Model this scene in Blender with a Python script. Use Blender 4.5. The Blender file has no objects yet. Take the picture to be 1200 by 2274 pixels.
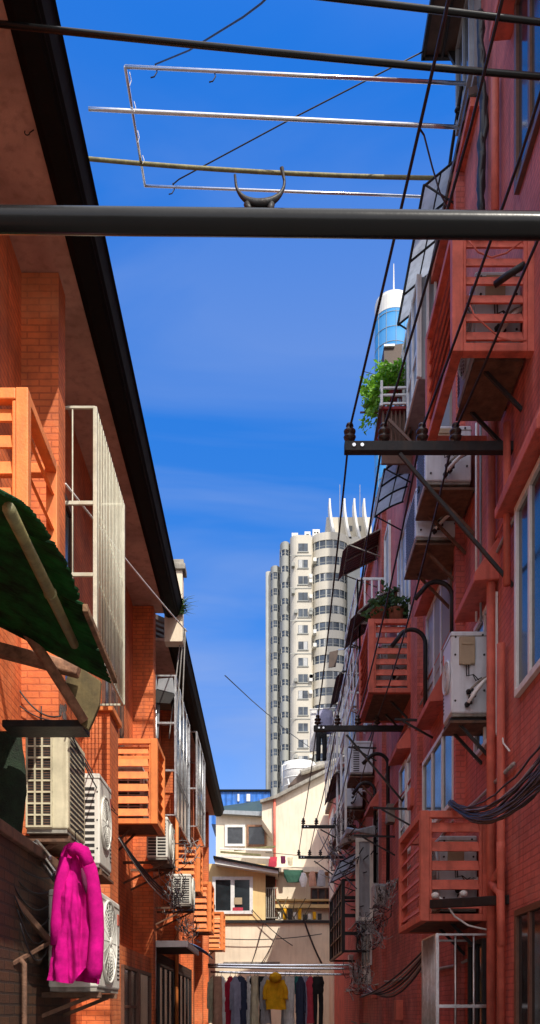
import bpy, bmesh, math, random
from mathutils import Vector, Matrix, noise
R = random.Random(7)
PI = math.pi
sc = bpy.context.scene
COL = sc.collection
H = 1.6                      # eye height; all z below are measured from eye level
F, VX, VY = 2000.0, 597.0, 2245.0

def V(px, py, d):            # a point standing d metres down the lane
    return Vector(((px-VX)*d/F, d, (VY-py)*d/F))
def ZZ(py, d): return (VY-py)*d/F
def XX(px, d): return (px-VX)*d/F

# ------------------------------------------------------------------ materials
def _base(name):
    m = bpy.data.materials.new(name); m.use_nodes = True
    nt = m.node_tree; b = nt.nodes['Principled BSDF']
    return m, nt, b
def N(nt, t, **kw):
    n = nt.nodes.new(t)
    for k, v in kw.items(): setattr(n, k, v)
    return n
def mat(name, col, rough=.6, var=.25, scale=5, bump=.15, metal=0, streak=0.0, dirt=(.05,.04,.03), translucent=0, spec=.5, bscale=60):
    m, nt, b = _base(name); L = nt.links
    tc = N(nt, 'ShaderNodeNewGeometry')
    n1 = N(nt, 'ShaderNodeTexNoise'); n1.inputs['Scale'].default_value = scale; n1.inputs['Detail'].default_value = 7; n1.inputs['Roughness'].default_value = .62
    L.new(tc.outputs['Position'], n1.inputs['Vector'])
    ra = N(nt, 'ShaderNodeMapRange'); ra.inputs[1].default_value = .3; ra.inputs[2].default_value = .7
    ra.inputs[3].default_value = 1-var; ra.inputs[4].default_value = 1+var*.6
    L.new(n1.outputs['Fac'], ra.inputs[0])
    mx = N(nt, 'ShaderNodeMix', data_type='RGBA', blend_type='MULTIPLY'); mx.inputs[0].default_value = 1
    mx.inputs[6].default_value = (*col, 1); L.new(ra.outputs[0], mx.inputs[7])
    out = mx.outputs[2]
    if streak:
        mp = N(nt, 'ShaderNodeMapping'); mp.inputs['Scale'].default_value = (9, 9, .9)
        L.new(tc.outputs['Position'], mp.inputs['Vector'])
        n2 = N(nt, 'ShaderNodeTexNoise'); n2.inputs['Scale'].default_value = 1.3; n2.inputs['Detail'].default_value = 6
        L.new(mp.outputs[0], n2.inputs['Vector'])
        r2 = N(nt, 'ShaderNodeMapRange'); r2.inputs[1].default_value = .5; r2.inputs[2].default_value = .72; r2.inputs[4].default_value = streak
        L.new(n2.outputs['Fac'], r2.inputs[0])
        m2 = N(nt, 'ShaderNodeMix', data_type='RGBA'); L.new(r2.outputs[0], m2.inputs[0]); L.new(out, m2.inputs[6]); m2.inputs[7].default_value = (*dirt, 1)
        out = m2.outputs[2]
    L.new(out, b.inputs['Base Color'])
    rr = N(nt, 'ShaderNodeMapRange'); rr.inputs[3].default_value = max(.03, rough-.12); rr.inputs[4].default_value = min(1, rough+.12)
    L.new(n1.outputs['Fac'], rr.inputs[0]); L.new(rr.outputs[0], b.inputs['Roughness'])
    b.inputs['Metallic'].default_value = metal
    b.inputs['Specular IOR Level'].default_value = spec
    if bump:
        n3 = N(nt, 'ShaderNodeTexNoise'); n3.inputs['Scale'].default_value = bscale; n3.inputs['Detail'].default_value = 4
        L.new(tc.outputs['Position'], n3.inputs['Vector'])
        bp = N(nt, 'ShaderNodeBump'); bp.inputs['Strength'].default_value = bump; bp.inputs['Distance'].default_value = .02
        L.new(n3.outputs['Fac'], bp.inputs['Height']); L.new(bp.outputs[0], b.inputs['Normal'])
    if translucent:
        tr = N(nt, 'ShaderNodeBsdfTranslucent'); L.new(out, tr.inputs['Color'])
        ms = N(nt, 'ShaderNodeMixShader'); ms.inputs[0].default_value = translucent
        L.new(b.outputs[0], ms.inputs[1]); L.new(tr.outputs[0], ms.inputs[2])
        L.new(ms.outputs[0], nt.nodes['Material Output'].inputs['Surface'])
    return m
def brick(name, c1, c2, mortar, bw=.24, bh=.075, ms=.010, streak=.5, dirt=(.06,.025,.018), bump=.55, fade=None):
    m, nt, b = _base(name); L = nt.links
    g = N(nt, 'ShaderNodeNewGeometry')
    sp = N(nt, 'ShaderNodeSeparateXYZ'); L.new(g.outputs['Position'], sp.inputs[0])
    sn = N(nt, 'ShaderNodeSeparateXYZ'); L.new(g.outputs['True Normal'], sn.inputs[0])
    ab = N(nt, 'ShaderNodeMath', operation='ABSOLUTE'); L.new(sn.outputs[0], ab.inputs[0])
    gt = N(nt, 'ShaderNodeMath', operation='GREATER_THAN'); L.new(ab.outputs[0], gt.inputs[0]); gt.inputs[1].default_value = .6
    mu = N(nt, 'ShaderNodeMix', data_type='FLOAT'); L.new(gt.outputs[0], mu.inputs[0]); L.new(sp.outputs[0], mu.inputs[2]); L.new(sp.outputs[1], mu.inputs[3])
    cb = N(nt, 'ShaderNodeCombineXYZ'); L.new(mu.outputs[0], cb.inputs[0]); L.new(sp.outputs[2], cb.inputs[1])
    nd = N(nt, 'ShaderNodeTexNoise'); nd.inputs['Scale'].default_value = 9; nd.inputs['Detail'].default_value = 3
    L.new(g.outputs['Position'], nd.inputs['Vector'])
    va = N(nt, 'ShaderNodeVectorMath', operation='MULTIPLY_ADD'); L.new(nd.outputs['Color'], va.inputs[0]); va.inputs[1].default_value = (.012,.012,0); L.new(cb.outputs[0], va.inputs[2])
    br = N(nt, 'ShaderNodeTexBrick'); L.new(va.outputs[0], br.inputs['Vector'])
    br.inputs['Color1'].default_value = (*c1,1); br.inputs['Color2'].default_value = (*c2,1); br.inputs['Mortar'].default_value = (*mortar,1)
    br.inputs['Scale'].default_value = 1; br.inputs['Brick Width'].default_value = bw; br.inputs['Row Height'].default_value = bh
    br.inputs['Mortar Size'].default_value = ms; br.inputs['Mortar Smooth'].default_value = .3; br.inputs['Bias'].default_value = 0
    n1 = N(nt, 'ShaderNodeTexNoise'); n1.inputs['Scale'].default_value = 2.2; n1.inputs['Detail'].default_value = 8; n1.inputs['Roughness'].default_value = .65
    L.new(g.outputs['Position'], n1.inputs['Vector'])
    ra = N(nt, 'ShaderNodeMapRange'); ra.inputs[1].default_value=.3; ra.inputs[2].default_value=.7; ra.inputs[3].default_value=.56; ra.inputs[4].default_value=1.2
    L.new(n1.outputs['Fac'], ra.inputs[0])
    mx = N(nt, 'ShaderNodeMix', data_type='RGBA', blend_type='MULTIPLY'); mx.inputs[0].default_value = 1
    L.new(br.outputs['Color'], mx.inputs[6]); L.new(ra.outputs[0], mx.inputs[7])
    mp = N(nt, 'ShaderNodeMapping'); mp.inputs['Scale'].default_value = (7,7,.7); L.new(g.outputs['Position'], mp.inputs['Vector'])
    n2 = N(nt, 'ShaderNodeTexNoise'); n2.inputs['Scale'].default_value = 1.2; n2.inputs['Detail'].default_value = 6; L.new(mp.outputs[0], n2.inputs['Vector'])
    r2 = N(nt, 'ShaderNodeMapRange'); r2.inputs[1].default_value=.52; r2.inputs[2].default_value=.75; r2.inputs[4].default_value=streak; L.new(n2.outputs['Fac'], r2.inputs[0])
    m2 = N(nt, 'ShaderNodeMix', data_type='RGBA'); L.new(r2.outputs[0], m2.inputs[0]); L.new(mx.outputs[2], m2.inputs[6]); m2.inputs[7].default_value=(*dirt,1)
    out=m2.outputs[2]
    if fade:
        nf=N(nt,'ShaderNodeTexNoise'); nf.inputs['Scale'].default_value=.9; nf.inputs['Detail'].default_value=9; nf.inputs['Roughness'].default_value=.7; L.new(g.outputs['Position'],nf.inputs['Vector'])
        rf=N(nt,'ShaderNodeMapRange'); rf.inputs[1].default_value=.50; rf.inputs[2].default_value=.66; rf.inputs[4].default_value=.55; L.new(nf.outputs['Fac'],rf.inputs[0])
        mf=N(nt,'ShaderNodeMix',data_type='RGBA'); L.new(rf.outputs[0],mf.inputs[0]); L.new(out,mf.inputs[6]); mf.inputs[7].default_value=(*fade,1); out=mf.outputs[2]
    L.new(out, b.inputs['Base Color']); b.inputs['Roughness'].default_value = .75
    n3 = N(nt, 'ShaderNodeTexNoise'); n3.inputs['Scale'].default_value = 45; n3.inputs['Detail'].default_value = 4; L.new(g.outputs['Position'], n3.inputs['Vector'])
    ad = N(nt, 'ShaderNodeMath', operation='MULTIPLY_ADD'); L.new(n3.outputs['Fac'], ad.inputs[0]); ad.inputs[1].default_value=.35
    iv = N(nt, 'ShaderNodeMath', operation='SUBTRACT'); iv.inputs[0].default_value=1; L.new(br.outputs['Fac'], iv.inputs[1]); L.new(iv.outputs[0], ad.inputs[2])
    bp = N(nt, 'ShaderNodeBump'); bp.inputs['Strength'].default_value=bump; bp.inputs['Distance'].default_value=.02
    L.new(ad.outputs[0], bp.inputs['Height']); L.new(bp.outputs[0], b.inputs['Normal'])
    return m
def corrug(name, col, freq, axis=1, rough=.5, translucent=0):
    m = mat(name, col, rough=rough, var=.35, scale=3, bump=0, streak=.6, translucent=translucent)
    nt = m.node_tree; L = nt.links; b = nt.nodes['Principled BSDF']
    g = N(nt,'ShaderNodeNewGeometry'); sp = N(nt,'ShaderNodeSeparateXYZ'); L.new(g.outputs['Position'], sp.inputs[0])
    mu = N(nt,'ShaderNodeMath',operation='MULTIPLY'); L.new(sp.outputs[axis], mu.inputs[0]); mu.inputs[1].default_value=freq
    si = N(nt,'ShaderNodeMath',operation='SINE'); L.new(mu.outputs[0], si.inputs[0])
    bp = N(nt,'ShaderNodeBump'); bp.inputs['Strength'].default_value=.7; bp.inputs['Distance'].default_value=.03
    L.new(si.outputs[0], bp.inputs['Height']); L.new(bp.outputs[0], b.inputs['Normal'])
    return m
M = {}
M['orange_paint'] = mat('orange_paint', (.88,.265,.065), .6, .25, 5, .15, streak=.4, dirt=(.38,.11,.05))
M['orange_brick'] = brick('orange_brick', (.80,.20,.055), (.73,.175,.05), (.55,.125,.04), bw=.22, bh=.062, ms=.008, streak=.55, dirt=(.22,.065,.035), bump=.45, fade=(.78,.32,.14))
M['red_paint'] = mat('red_paint', (.64,.155,.105), .6, .3, 5, .2, streak=.5, dirt=(.17,.05,.035), spec=.25)
M['red_brick'] = brick('red_brick', (.64,.15,.115), (.57,.13,.10), (.44,.10,.08), bw=.22, bh=.062, ms=.008, streak=.65, dirt=(.12,.04,.032), bump=.45, fade=(.60,.24,.20))
M['red_plaster'] = mat('red_plaster', (.62,.145,.105), .75, .3, 2.5, .3, streak=.45, dirt=(.20,.05,.035))
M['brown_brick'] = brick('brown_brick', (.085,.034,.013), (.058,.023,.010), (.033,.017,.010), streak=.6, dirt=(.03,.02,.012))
M['soffit'] = mat('soffit_plaster', (.60,.37,.29), .85, .35, 1.5, .2, streak=.45, dirt=(.25,.14,.10))
M['gutter'] = mat('gutter_black', (.0035,.004,.0045), .7, .4, 6, .1, streak=.2, dirt=(.014,.013,.012), spec=.15)
M['roof'] = corrug('roof_tile', (.10,.06,.05), 26)
M['steel'] = mat('galvanised_steel', (.62,.63,.64), .35, .25, 14, .1, metal=.85, streak=.3, dirt=(.25,.2,.16))
M['chrome'] = mat('stainless_tube', (.75,.76,.78), .22, .15, 14, .05, metal=1)
M['iron'] = mat('dark_iron', (.016,.016,.018), .5, .4, 20, .15, metal=0, spec=.35, streak=.3, dirt=(.08,.045,.025))
M['blackpole'] = mat('black_enamel_pole', (.004,.0045,.005), .24, .3, 3, .02, spec=.35, streak=.2, dirt=(.012,.012,.011))
M['wire'] = mat('cable_rubber', (.014,.014,.018), .5, .3, 20, 0)
M['greywire'] = mat('grey_cable', (.36,.35,.34), .5, .3, 20, 0)
M['white'] = mat('white_paint', (.78,.78,.76), .4, .12, 8, .05, streak=.25, dirt=(.35,.32,.27))
M['cage_cream'] = mat('cream_enamel', (.60,.59,.47), .45, .2, 10, .1, streak=.3, dirt=(.40,.28,.12))
M['ac'] = mat('ac_casing_paint', (.74,.73,.66), .42, .12, 5, .04, streak=.35, dirt=(.36,.30,.20))
M['acblue'] = mat('ac_casing_cool', (.66,.70,.76), .42, .12, 5, .04, streak=.3, dirt=(.25,.25,.25))
M['acdirty'] = mat('ac_casing_weathered', (.66,.60,.42), .5, .25, 5, .06, streak=.5, dirt=(.22,.17,.09))
M['dark'] = mat('dark_plastic', (.020,.020,.020), .55, .3, 12, .05)
M['tan'] = mat('tan_plastic', (.40,.31,.20), .5, .15, 8, .05)
M['rust'] = mat('rusty_plate', (.17,.085,.05), .8, .55, 9, .3, streak=.6, dirt=(.05,.03,.02))
M['glass'] = mat('window_glass', (.016,.022,.026), .12, .6, 2, .04, spec=.4, bscale=3)
M['glass_dim'] = mat('window_glass_dim', (.04,.045,.05), .15, .6, 5, 0, spec=.7)
M['curtain'] = mat('pale_curtain', (.45,.46,.46), .5, .3, 8, 0)
M['polycarb'] = mat('polycarbonate_sheet', (.56,.60,.64), .35, .25, 3, .03, translucent=.5, streak=.3, dirt=(.12,.12,.12))
M['maroon'] = corrug('maroon_sheet', (.10,.035,.035), 60, 1, .5, .15)
M['brownsheet'] = mat('brown_sheet', (.10,.065,.05), .6, .4, 6, .1, translucent=.15)
M['green_sheet'] = mat('green_mesh_sheet', (.012,.095,.026), .8, .85, 7, .3, translucent=.55, bscale=35)
M['murk'] = mat('dark_mesh', (.012,.026,.012), .9, .7, 10, .6, bscale=90)
M['wood'] = mat('weathered_wood', (.24,.13,.065), .8, .5, 10, .5, streak=.6, dirt=(.06,.035,.02))
M['oldpaint'] = mat('peeling_painted_wood', (.33,.17,.10), .8, .6, 14, .3, streak=.7, dirt=(.12,.06,.04), bscale=40)
M['oldboard'] = mat('mouldy_board', (.15,.11,.045), .85, .6, 7, .2, streak=.7, dirt=(.05,.045,.015), bscale=30)
M['bamboo'] = mat('bamboo', (.22,.20,.08), .55, .4, 12, .2, streak=.3)
M['brownframe'] = mat('brown_window_frame', (.14,.06,.035), .5, .3, 10, .1)
M['cream'] = mat('cream_render', (.84,.73,.57), .85, .14, 1.2, .15, streak=.22, dirt=(.42,.32,.20))
M['yellow_cream'] = mat('yellow_render', (.84,.62,.30), .85, .16, 1.2, .15, streak=.25, dirt=(.42,.28,.14))
M['tower_cream'] = mat('tower_render', (.57,.53,.45), .85, .12, .25, .0, streak=.15, dirt=(.35,.31,.25))
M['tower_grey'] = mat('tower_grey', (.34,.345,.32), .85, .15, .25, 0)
M['tower_white'] = mat('tower_white', (.70,.69,.66), .7, .1, .3, 0)
M['bluemetal'] = corrug('blue_metal', (.03,.17,.60), 22, 0, .45)
M['tower_glass'] = mat('tower_glass', (.06,.078,.105), .25, .7, .7, 0, spec=.6)
M['greenroof'] = mat('dark_green_roof', (.03,.06,.06), .6, .3, 3, .1, streak=.3)
M['bluetarp'] = mat('blue_tarp', (.10,.24,.50), .5, .3, 7, .3, translucent=.2)
M['glass_blue'] = mat('blue_curtain_wall', (.04,.22,.50), .3, .2, .02, 0, spec=.7)
M['leaf'] = mat('leaf_bright', (.20,.46,.03), .5, .6, 14, 0, translucent=.4)
M['leafdark'] = mat('leaf_dark', (.05,.11,.025), .55, .6, 14, 0, translucent=.3)
M['stem'] = mat('stem', (.10,.08,.04), .8, .3, 20, 0)
M['clay'] = mat('clay_pot', (.36,.13,.07), .8, .25, 15, .1)
M['redpot'] = mat('red_pot', (.35,.03,.04), .5, .2, 15, .05)
M['asphalt'] = mat('lane_concrete', (.16,.155,.15), .9, .3, 2, .4)
M['ground'] = mat('ground_earth', (.14,.13,.11), .95, .3, .5, .3)
M['ceramic'] = mat('brown_ceramic', (.045,.03,.026), .3, .2, 20, 0, spec=.6)
M['grime'] = mat('grimy_panel', (.30,.28,.24), .7, .5, 7, .15, streak=.6)
M['skyl'] = mat('gauge_grey', (.30,.33,.36), .5, .2, 6, .05, streak=.3)
def cloth(name, c, var=.2): 
    return mat(name, c, .95, var, 9, .5, translucent=.12, bscale=170, spec=.15)
M['pink'] = cloth('magenta_fleece', (.64,.006,.24), .4)
CL = dict(cream=(.70,.62,.44), white=(.84,.82,.80), black=(.03,.03,.032), navy=(.05,.06,.11), red=(.55,.03,.07), yellow=(.90,.47,.02),
          teal=(.03,.15,.15), grey=(.45,.44,.46), maroon=(.16,.03,.08), rose=(.62,.07,.11), green=(.05,.13,.09), lilac=(.38,.38,.52), peach=(.62,.34,.24))
for k, c in CL.items(): M['c_'+k] = cloth('cloth_'+k, c)

# ------------------------------------------------------------------ mesh builder
class MB:
    def __init__(s): s.v=[]; s.f=[]; s.m=[]
    def add(s, vs, fs, m=0):
        o=len(s.v); s.v += [Vector(p) for p in vs]
        for f in fs: s.f.append([i+o for i in f]); s.m.append(m)
        return s
    def box(s, x0,x1,y0,y1,z0,z1,m=0):
        if x0>x1: x0,x1=x1,x0
        if y0>y1: y0,y1=y1,y0
        if z0>z1: z0,z1=z1,z0
        return s.add([(x0,y0,z0),(x1,y0,z0),(x1,y1,z0),(x0,y1,z0),(x0,y0,z1),(x1,y0,z1),(x1,y1,z1),(x0,y1,z1)],
              [(0,3,2,1),(4,5,6,7),(0,1,5,4),(1,2,6,5),(2,3,7,6),(3,0,4,7)],m)
    def bar(s, p, q, w, h, up=(0,0,1), m=0):
        p=Vector(p); q=Vector(q); d=(q-p).normalized(); up=Vector(up)
        if abs(d.dot(up))>.98: up=Vector((0,1,0))
        a=d.cross(up).normalized(); b=a.cross(d).normalized(); a*=w/2; b*=h/2
        vs=[p-a-b,p+a-b,p+a+b,p-a+b,q-a-b,q+a-b,q+a+b,q-a+b]
        return s.add(vs,[(3,2,1,0),(4,5,6,7),(0,1,5,4),(1,2,6,5),(2,3,7,6),(3,0,4,7)],m)
    def tube(s, pts, r, seg=8, m=0, caps=True):
        pts=[Vector(p) for p in pts]; n=len(pts); rs=r if isinstance(r,(list,tuple)) else [r]*n
        o=len(s.v); prev=None
        for i,p in enumerate(pts):
            t=(pts[min(i+1,n-1)]-pts[max(i-1,0)])
            if t.length<1e-9: t=Vector((0,0,1))
            t.normalize()
            if prev is None:
                u=Vector((0,0,1)) if abs(t.z)<.9 else Vector((1,0,0))
            else: u=prev
            a=(u-t*u.dot(t))
            if a.length<1e-6: a=t.orthogonal()
            a.normalize(); b=t.cross(a); prev=a
            for k in range(seg):
                th=2*PI*k/seg; s.v.append(p+(a*math.cos(th)+b*math.sin(th))*rs[i])
        for i in range(n-1):
            for k in range(seg):
                k2=(k+1)%seg; s.f.append([o+i*seg+k,o+i*seg+k2,o+(i+1)*seg+k2,o+(i+1)*seg+k]); s.m.append(m)
        if caps:
            s.f.append([o+k for k in range(seg)][::-1]); s.m.append(m)
            s.f.append([o+(n-1)*seg+k for k in range(seg)]); s.m.append(m)
        return s
    def ring(s, c, r, tr, ax='x', seg=24, m=0, ts=5):
        o=len(s.v); c=Vector(c)
        for i in range(seg):
            th=2*PI*i/seg
            if ax=='x': d=Vector((0,math.cos(th),math.sin(th))); n=Vector((1,0,0))
            elif ax=='y': d=Vector((math.cos(th),0,math.sin(th))); n=Vector((0,1,0))
            else: d=Vector((math.cos(th),math.sin(th),0)); n=Vector((0,0,1))
            for k in range(ts):
                ph=2*PI*k/ts; s.v.append(c+d*(r+tr*math.cos(ph))+n*tr*math.sin(ph))
        for i in range(seg):
            for k in range(ts):
                i2=(i+1)%seg;k2=(k+1)%ts
                s.f.append([o+i*ts+k,o+i2*ts+k,o+i2*ts+k2,o+i*ts+k2]); s.m.append(m)
        return s
    def lathe(s, c, prof, seg=16, ax='z', m=0):          # prof: (radius, height)
        o=len(s.v); c=Vector(c); n=len(prof)
        for r,h in prof:
            for k in range(seg):
                th=2*PI*k/seg; a,b=r*math.cos(th),r*math.sin(th)
                s.v.append(c+(Vector((a,b,h)) if ax=='z' else Vector((h,a,b)) if ax=='x' else Vector((a,h,b))))
        for i in range(n-1):
            for k in range(seg):
                k2=(k+1)%seg; s.f.append([o+i*seg+k,o+i*seg+k2,o+(i+1)*seg+k2,o+(i+1)*seg+k]); s.m.append(m)
        s.f.append([o+k for k in range(seg)][::-1]); s.m.append(m)
        s.f.append([o+(n-1)*seg+k for k in range(seg)]); s.m.append(m)
        return s
    def prism(s, pts, vec, m=0):
        n=len(pts); vec=Vector(vec); a=[Vector(p) for p in pts]; b=[p+vec for p in a]
        fs=[list(range(n))[::-1], [n+i for i in range(n)]]+[(i,(i+1)%n,n+(i+1)%n,n+i) for i in range(n)]
        return s.add(a+b,fs,m)
    def quad(s,a,b,c,d,m=0): return s.add([a,b,c,d],[(0,1,2,3)],m)
    def sheet(s, fn, nu, nv, th=.0, m=0):                # fn(u,v)->Vector
        o=len(s.v)
        for i in range(nu+1):
            for j in range(nv+1): s.v.append(Vector(fn(i/nu,j/nv)))
        for i in range(nu):
            for j in range(nv):
                a=o+i*(nv+1)+j; s.f.append([a,a+nv+1,a+nv+2,a+1]); s.m.append(m)
        return s
    def leaves(s, c, rad, n, size, rnd, m=0, fn=None):
        for _ in range(n):
            for _t in range(30):
                p=Vector((rnd.uniform(-1,1),rnd.uniform(-1,1),rnd.uniform(-1,1)))
                if p.length<=1 and (fn is None or fn(p)): break
            q=Vector(c)+Vector((p.x*rad[0],p.y*rad[1],p.z*rad[2]))
            d=Vector((rnd.gauss(0,1),rnd.gauss(0,1),rnd.gauss(-.2,.7))).normalized(); e=d.orthogonal().normalized()
            e=(Matrix.Rotation(rnd.uniform(0,6.28),3,d)@e)
            L=size*rnd.uniform(.6,1.3); W=L*.34
            mid=q+d*L*.5+d.cross(e)*L*.08
            s.add([q,mid+e*W,q+d*L,mid-e*W],[(0,1,2,3)],m)
        return s
    def chunk(s, n, name, mats, parent, **kw):           # n equal pieces, each an object of its own
        nv=len(s.v)//n; nf=len(s.f)//n; out=[]
        for k in range(n):
            m=MB(); m.v=s.v[k*nv:(k+1)*nv]; m.f=[[i-k*nv for i in f] for f in s.f[k*nf:(k+1)*nf]]; m.m=s.m[k*nf:(k+1)*nf]
            out.append(m.build(name,mats,parent,**kw))
        return out
    def build(s, name, mats, parent=None, smooth=False, bevel=0, loc=None, solid=0, seg=2):
        if not isinstance(mats,(list,tuple)): mats=[mats]
        me=bpy.data.meshes.new(name)
        if parent is not None:
            off=Vector((0,0,0)); p=parent
            while p is not None: off+=p.location; p=p.parent
        else:
            if loc is None:
                xs=[v.x for v in s.v]; ys=[v.y for v in s.v]; zs=[v.z for v in s.v]
                loc=((min(xs)+max(xs))/2,(min(ys)+max(ys))/2,min(zs))
            off=Vector(loc)+Vector((0,0,H))
        sh=Vector((0,0,H))-off
        me.from_pydata([tuple(v+sh) for v in s.v],[],s.f)
        for mt in mats: me.materials.append(M[mt] if isinstance(mt,str) else mt)
        for p,mi in zip(me.polygons,s.m): p.material_index=mi; p.use_smooth=smooth
        me.update()
        o=bpy.data.objects.new(name,me); COL.objects.link(o)
        if parent is not None: o.parent=parent
        else: o.location=off
        if bevel:
            b=o.modifiers.new('bevel','BEVEL'); b.width=bevel; b.segments=seg; b.limit_method='ANGLE'
        if solid:
            b=o.modifiers.new('solid','SOLIDIFY'); b.thickness=solid; b.offset=0
        return o
def tag(o, label=None, cat=None, group=None, kind=None):
    if label: o['label']=label
    if cat: o['category']=cat
    if group: o['group']=group
    if kind: o['kind']=kind
    return o
def thing(name, label, cat, loc, group=None):
    o=bpy.data.objects.new(name,None); COL.objects.link(o); o.empty_display_size=.2
    o.location=Vector(loc)+Vector((0,0,H)); return tag(o,label,cat,group)
def catenary(p,q,sag,n=14):
    p=Vector(p);q=Vector(q)
    return [p.lerp(q,i/n)-Vector((0,0,sag*4*(i/n)*(1-i/n))) for i in range(n+1)]
def arc(c, r, a0, a1, n, u, w):
    c=Vector(c);u=Vector(u);w=Vector(w)
    return [c+u*r*math.cos(a0+(a1-a0)*i/n)+w*r*math.sin(a0+(a1-a0)*i/n) for i in range(n+1)]

XL, XR = -2.26, 2.24
# ------------------------------------------------------------------ setting
g=MB().quad((-1500,-1500,-1.6),(1500,-1500,-1.6),(1500,1500,-1.6),(-1500,1500,-1.6)); tag(g.build('ground','ground'),kind='structure')
g=MB().quad((-2.4,-6,-1.596),(2.4,-6,-1.596),(2.4,34,-1.596),(-2.4,34,-1.596)); tag(g.build('lane','asphalt'),kind='structure')

# ------------------------------------------------------------------ reusable builders
def window(parent, X, nx, d0, d1, z0, z1, mull=1, hm=0, frame='white', pane='glass', fw=.05, name='window'):
    """window lying on a wall that faces the lane (nx = which way it faces)"""
    f=MB(); x0,x1=X-.02*nx, X+.045*nx
    f.box(x0,x1,d0,d1,z0,z0+fw).box(x0,x1,d0,d1,z1-fw,z1)
    f.box(x0,x1,d0,d0+fw,z0+fw,z1-fw).box(x0,x1,d1-fw,d1,z0+fw,z1-fw)
    for i in range(mull):
        y=d0+(d1-d0)*(i+1)/(mull+1); f.box(x0,x1-.006*nx,y-fw*.5,y+fw*.5,z0+fw,z1-fw)
    for i in range(hm):
        z=z0+(z1-z0)*(i+1)/(hm+1); f.box(x0,x1-.012*nx,d0+fw,d1-fw,z-fw*.4,z+fw*.4)
    fo=f.build(name,frame,parent,bevel=.004)
    MB().box(X+.008*nx,X+.016*nx,d0+fw*.5,d1-fw*.5,z0+fw*.5,z1-fw*.5).build('pane',pane,fo)
    return fo
def fwindow(parent, px0, px1, py0, py1, d, mull=1, frame='white', pane='glass', fw=.05, hm=0, panes=None):
    """window on a wall that faces back down the lane"""
    x0,x1,z1,z0=XX(px0,d),XX(px1,d),ZZ(py0,d),ZZ(py1,d)
    f=MB(); a,b=d-.06,d+.02
    f.box(x0,x1,a,b,z0,z0+fw).box(x0,x1,a,b,z1-fw,z1).box(x0,x0+fw,a,b,z0+fw,z1-fw).box(x1-fw,x1,a,b,z0+fw,z1-fw)
    for i in range(mull):
        x=x0+(x1-x0)*(i+1)/(mull+1); f.box(x-fw*.6,x+fw*.6,a+.006,b,z0+fw,z1-fw)
    for i in range(hm):
        z=z0+(z1-z0)*(i+1)/(hm+1); f.box(x0+fw,x1-fw,a+.01,b,z-fw*.4,z+fw*.4)
    fo=f.build('window',frame,parent,bevel=.004)
    MB().box(x0+fw*.5,x1-fw*.5,d-.016,d-.008,z0+fw*.5,z1-fw*.5).build('pane',pane,fo)
    return fo

def louvre(label, xo, xw, d0, d1, z0, z1, paint, nf=6, ns=7, floor=True, post=.095, group='louvred balcony boxes on the house walls'):
    sg=1 if xw>xo else -1
    t=thing('louvred_box',label,'balcony',((xo+xw)/2,(d0+d1)/2,z0),group)
    f=MB(); p=post; xi=xo+sg*p
    def bx(a,b,*r): f.box(min(a,b),max(a,b),*r)
    for (ya,yb) in ((d0,d0+p),(d1-p,d1)):
        bx(xo,xi,ya,yb,z0,z1)
        bx(xw-sg*.07,xw,ya,yb,z0,z1)
    for za,zb in ((z0,z0+.075),(z1-.075,z1)):
        bx(xi,xw-sg*.07,d0+.002,d0+p-.004,za+.001,zb-.001); bx(xi,xw-sg*.07,d1-p+.004,d1-.002,za+.001,zb-.001)
        bx(xo+sg*.002,xi-sg*.004,d0+p,d1-p,za+.001,zb-.001)
    # thin inner frame
    bx(xi,xi+sg*.025,d0+.012,d0+.06,z0+.075,z1-.075); bx(xw-sg*.105,xw-sg*.07,d0+.012,d0+.06,z0+.075,z1-.075)
    f.build('frame',paint,t,bevel=.007)
    s=MB(); hh=(z1-z0-.15); pitch=hh/nf
    xa,xb=xi+sg*.025,xw-sg*.105
    for i in range(nf):
        zc=z0+.075+pitch*(i+.55)
        # board tilted outwards at the bottom
        a=(z1-z0)*.046
        s.add([(xa,d0+.02,zc-a),(xb,d0+.02,zc-a),(xb,d0+.07,zc+a),(xa,d0+.07,zc+a),(xa,d0+.036,zc-a-.004),(xb,d0+.036,zc-a-.004),(xb,d0+.086,zc+a-.004),(xa,d0+.086,zc+a-.004)],
              [(0,1,2,3),(7,6,5,4),(0,4,5,1),(3,2,6,7),(0,3,7,4),(1,5,6,2)])
    s.build('front_louvre',paint,t)
    s=MB(); pitch=hh/ns
    for i in range(ns):
        zc=z0+.075+pitch*(i+.55); a=(z1-z0)*.042
        x0,x1=xo+sg*.02,xo+sg*.07
        ya,yb=d0+p,d1-p
        s.add([(x0,ya,zc-a),(x0,yb,zc-a),(x1,yb,zc+a),(x1,ya,zc+a),(x0+sg*.016,ya,zc-a-.004),(x0+sg*.016,yb,zc-a-.004),(x1+sg*.016,yb,zc+a-.004),(x1+sg*.016,ya,zc+a-.004)],
              [(0,1,2,3),(7,6,5,4),(0,4,5,1),(3,2,6,7),(0,3,7,4),(1,5,6,2)])
    s.build('side_louvre',paint,t)
    if floor:
        MB().box(min(xi,xw-sg*.01),max(xi,xw-sg*.01),d0+p,d1-p,z0+.012,z0+.05).build('floor_slab','rust',t)
    return t

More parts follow.
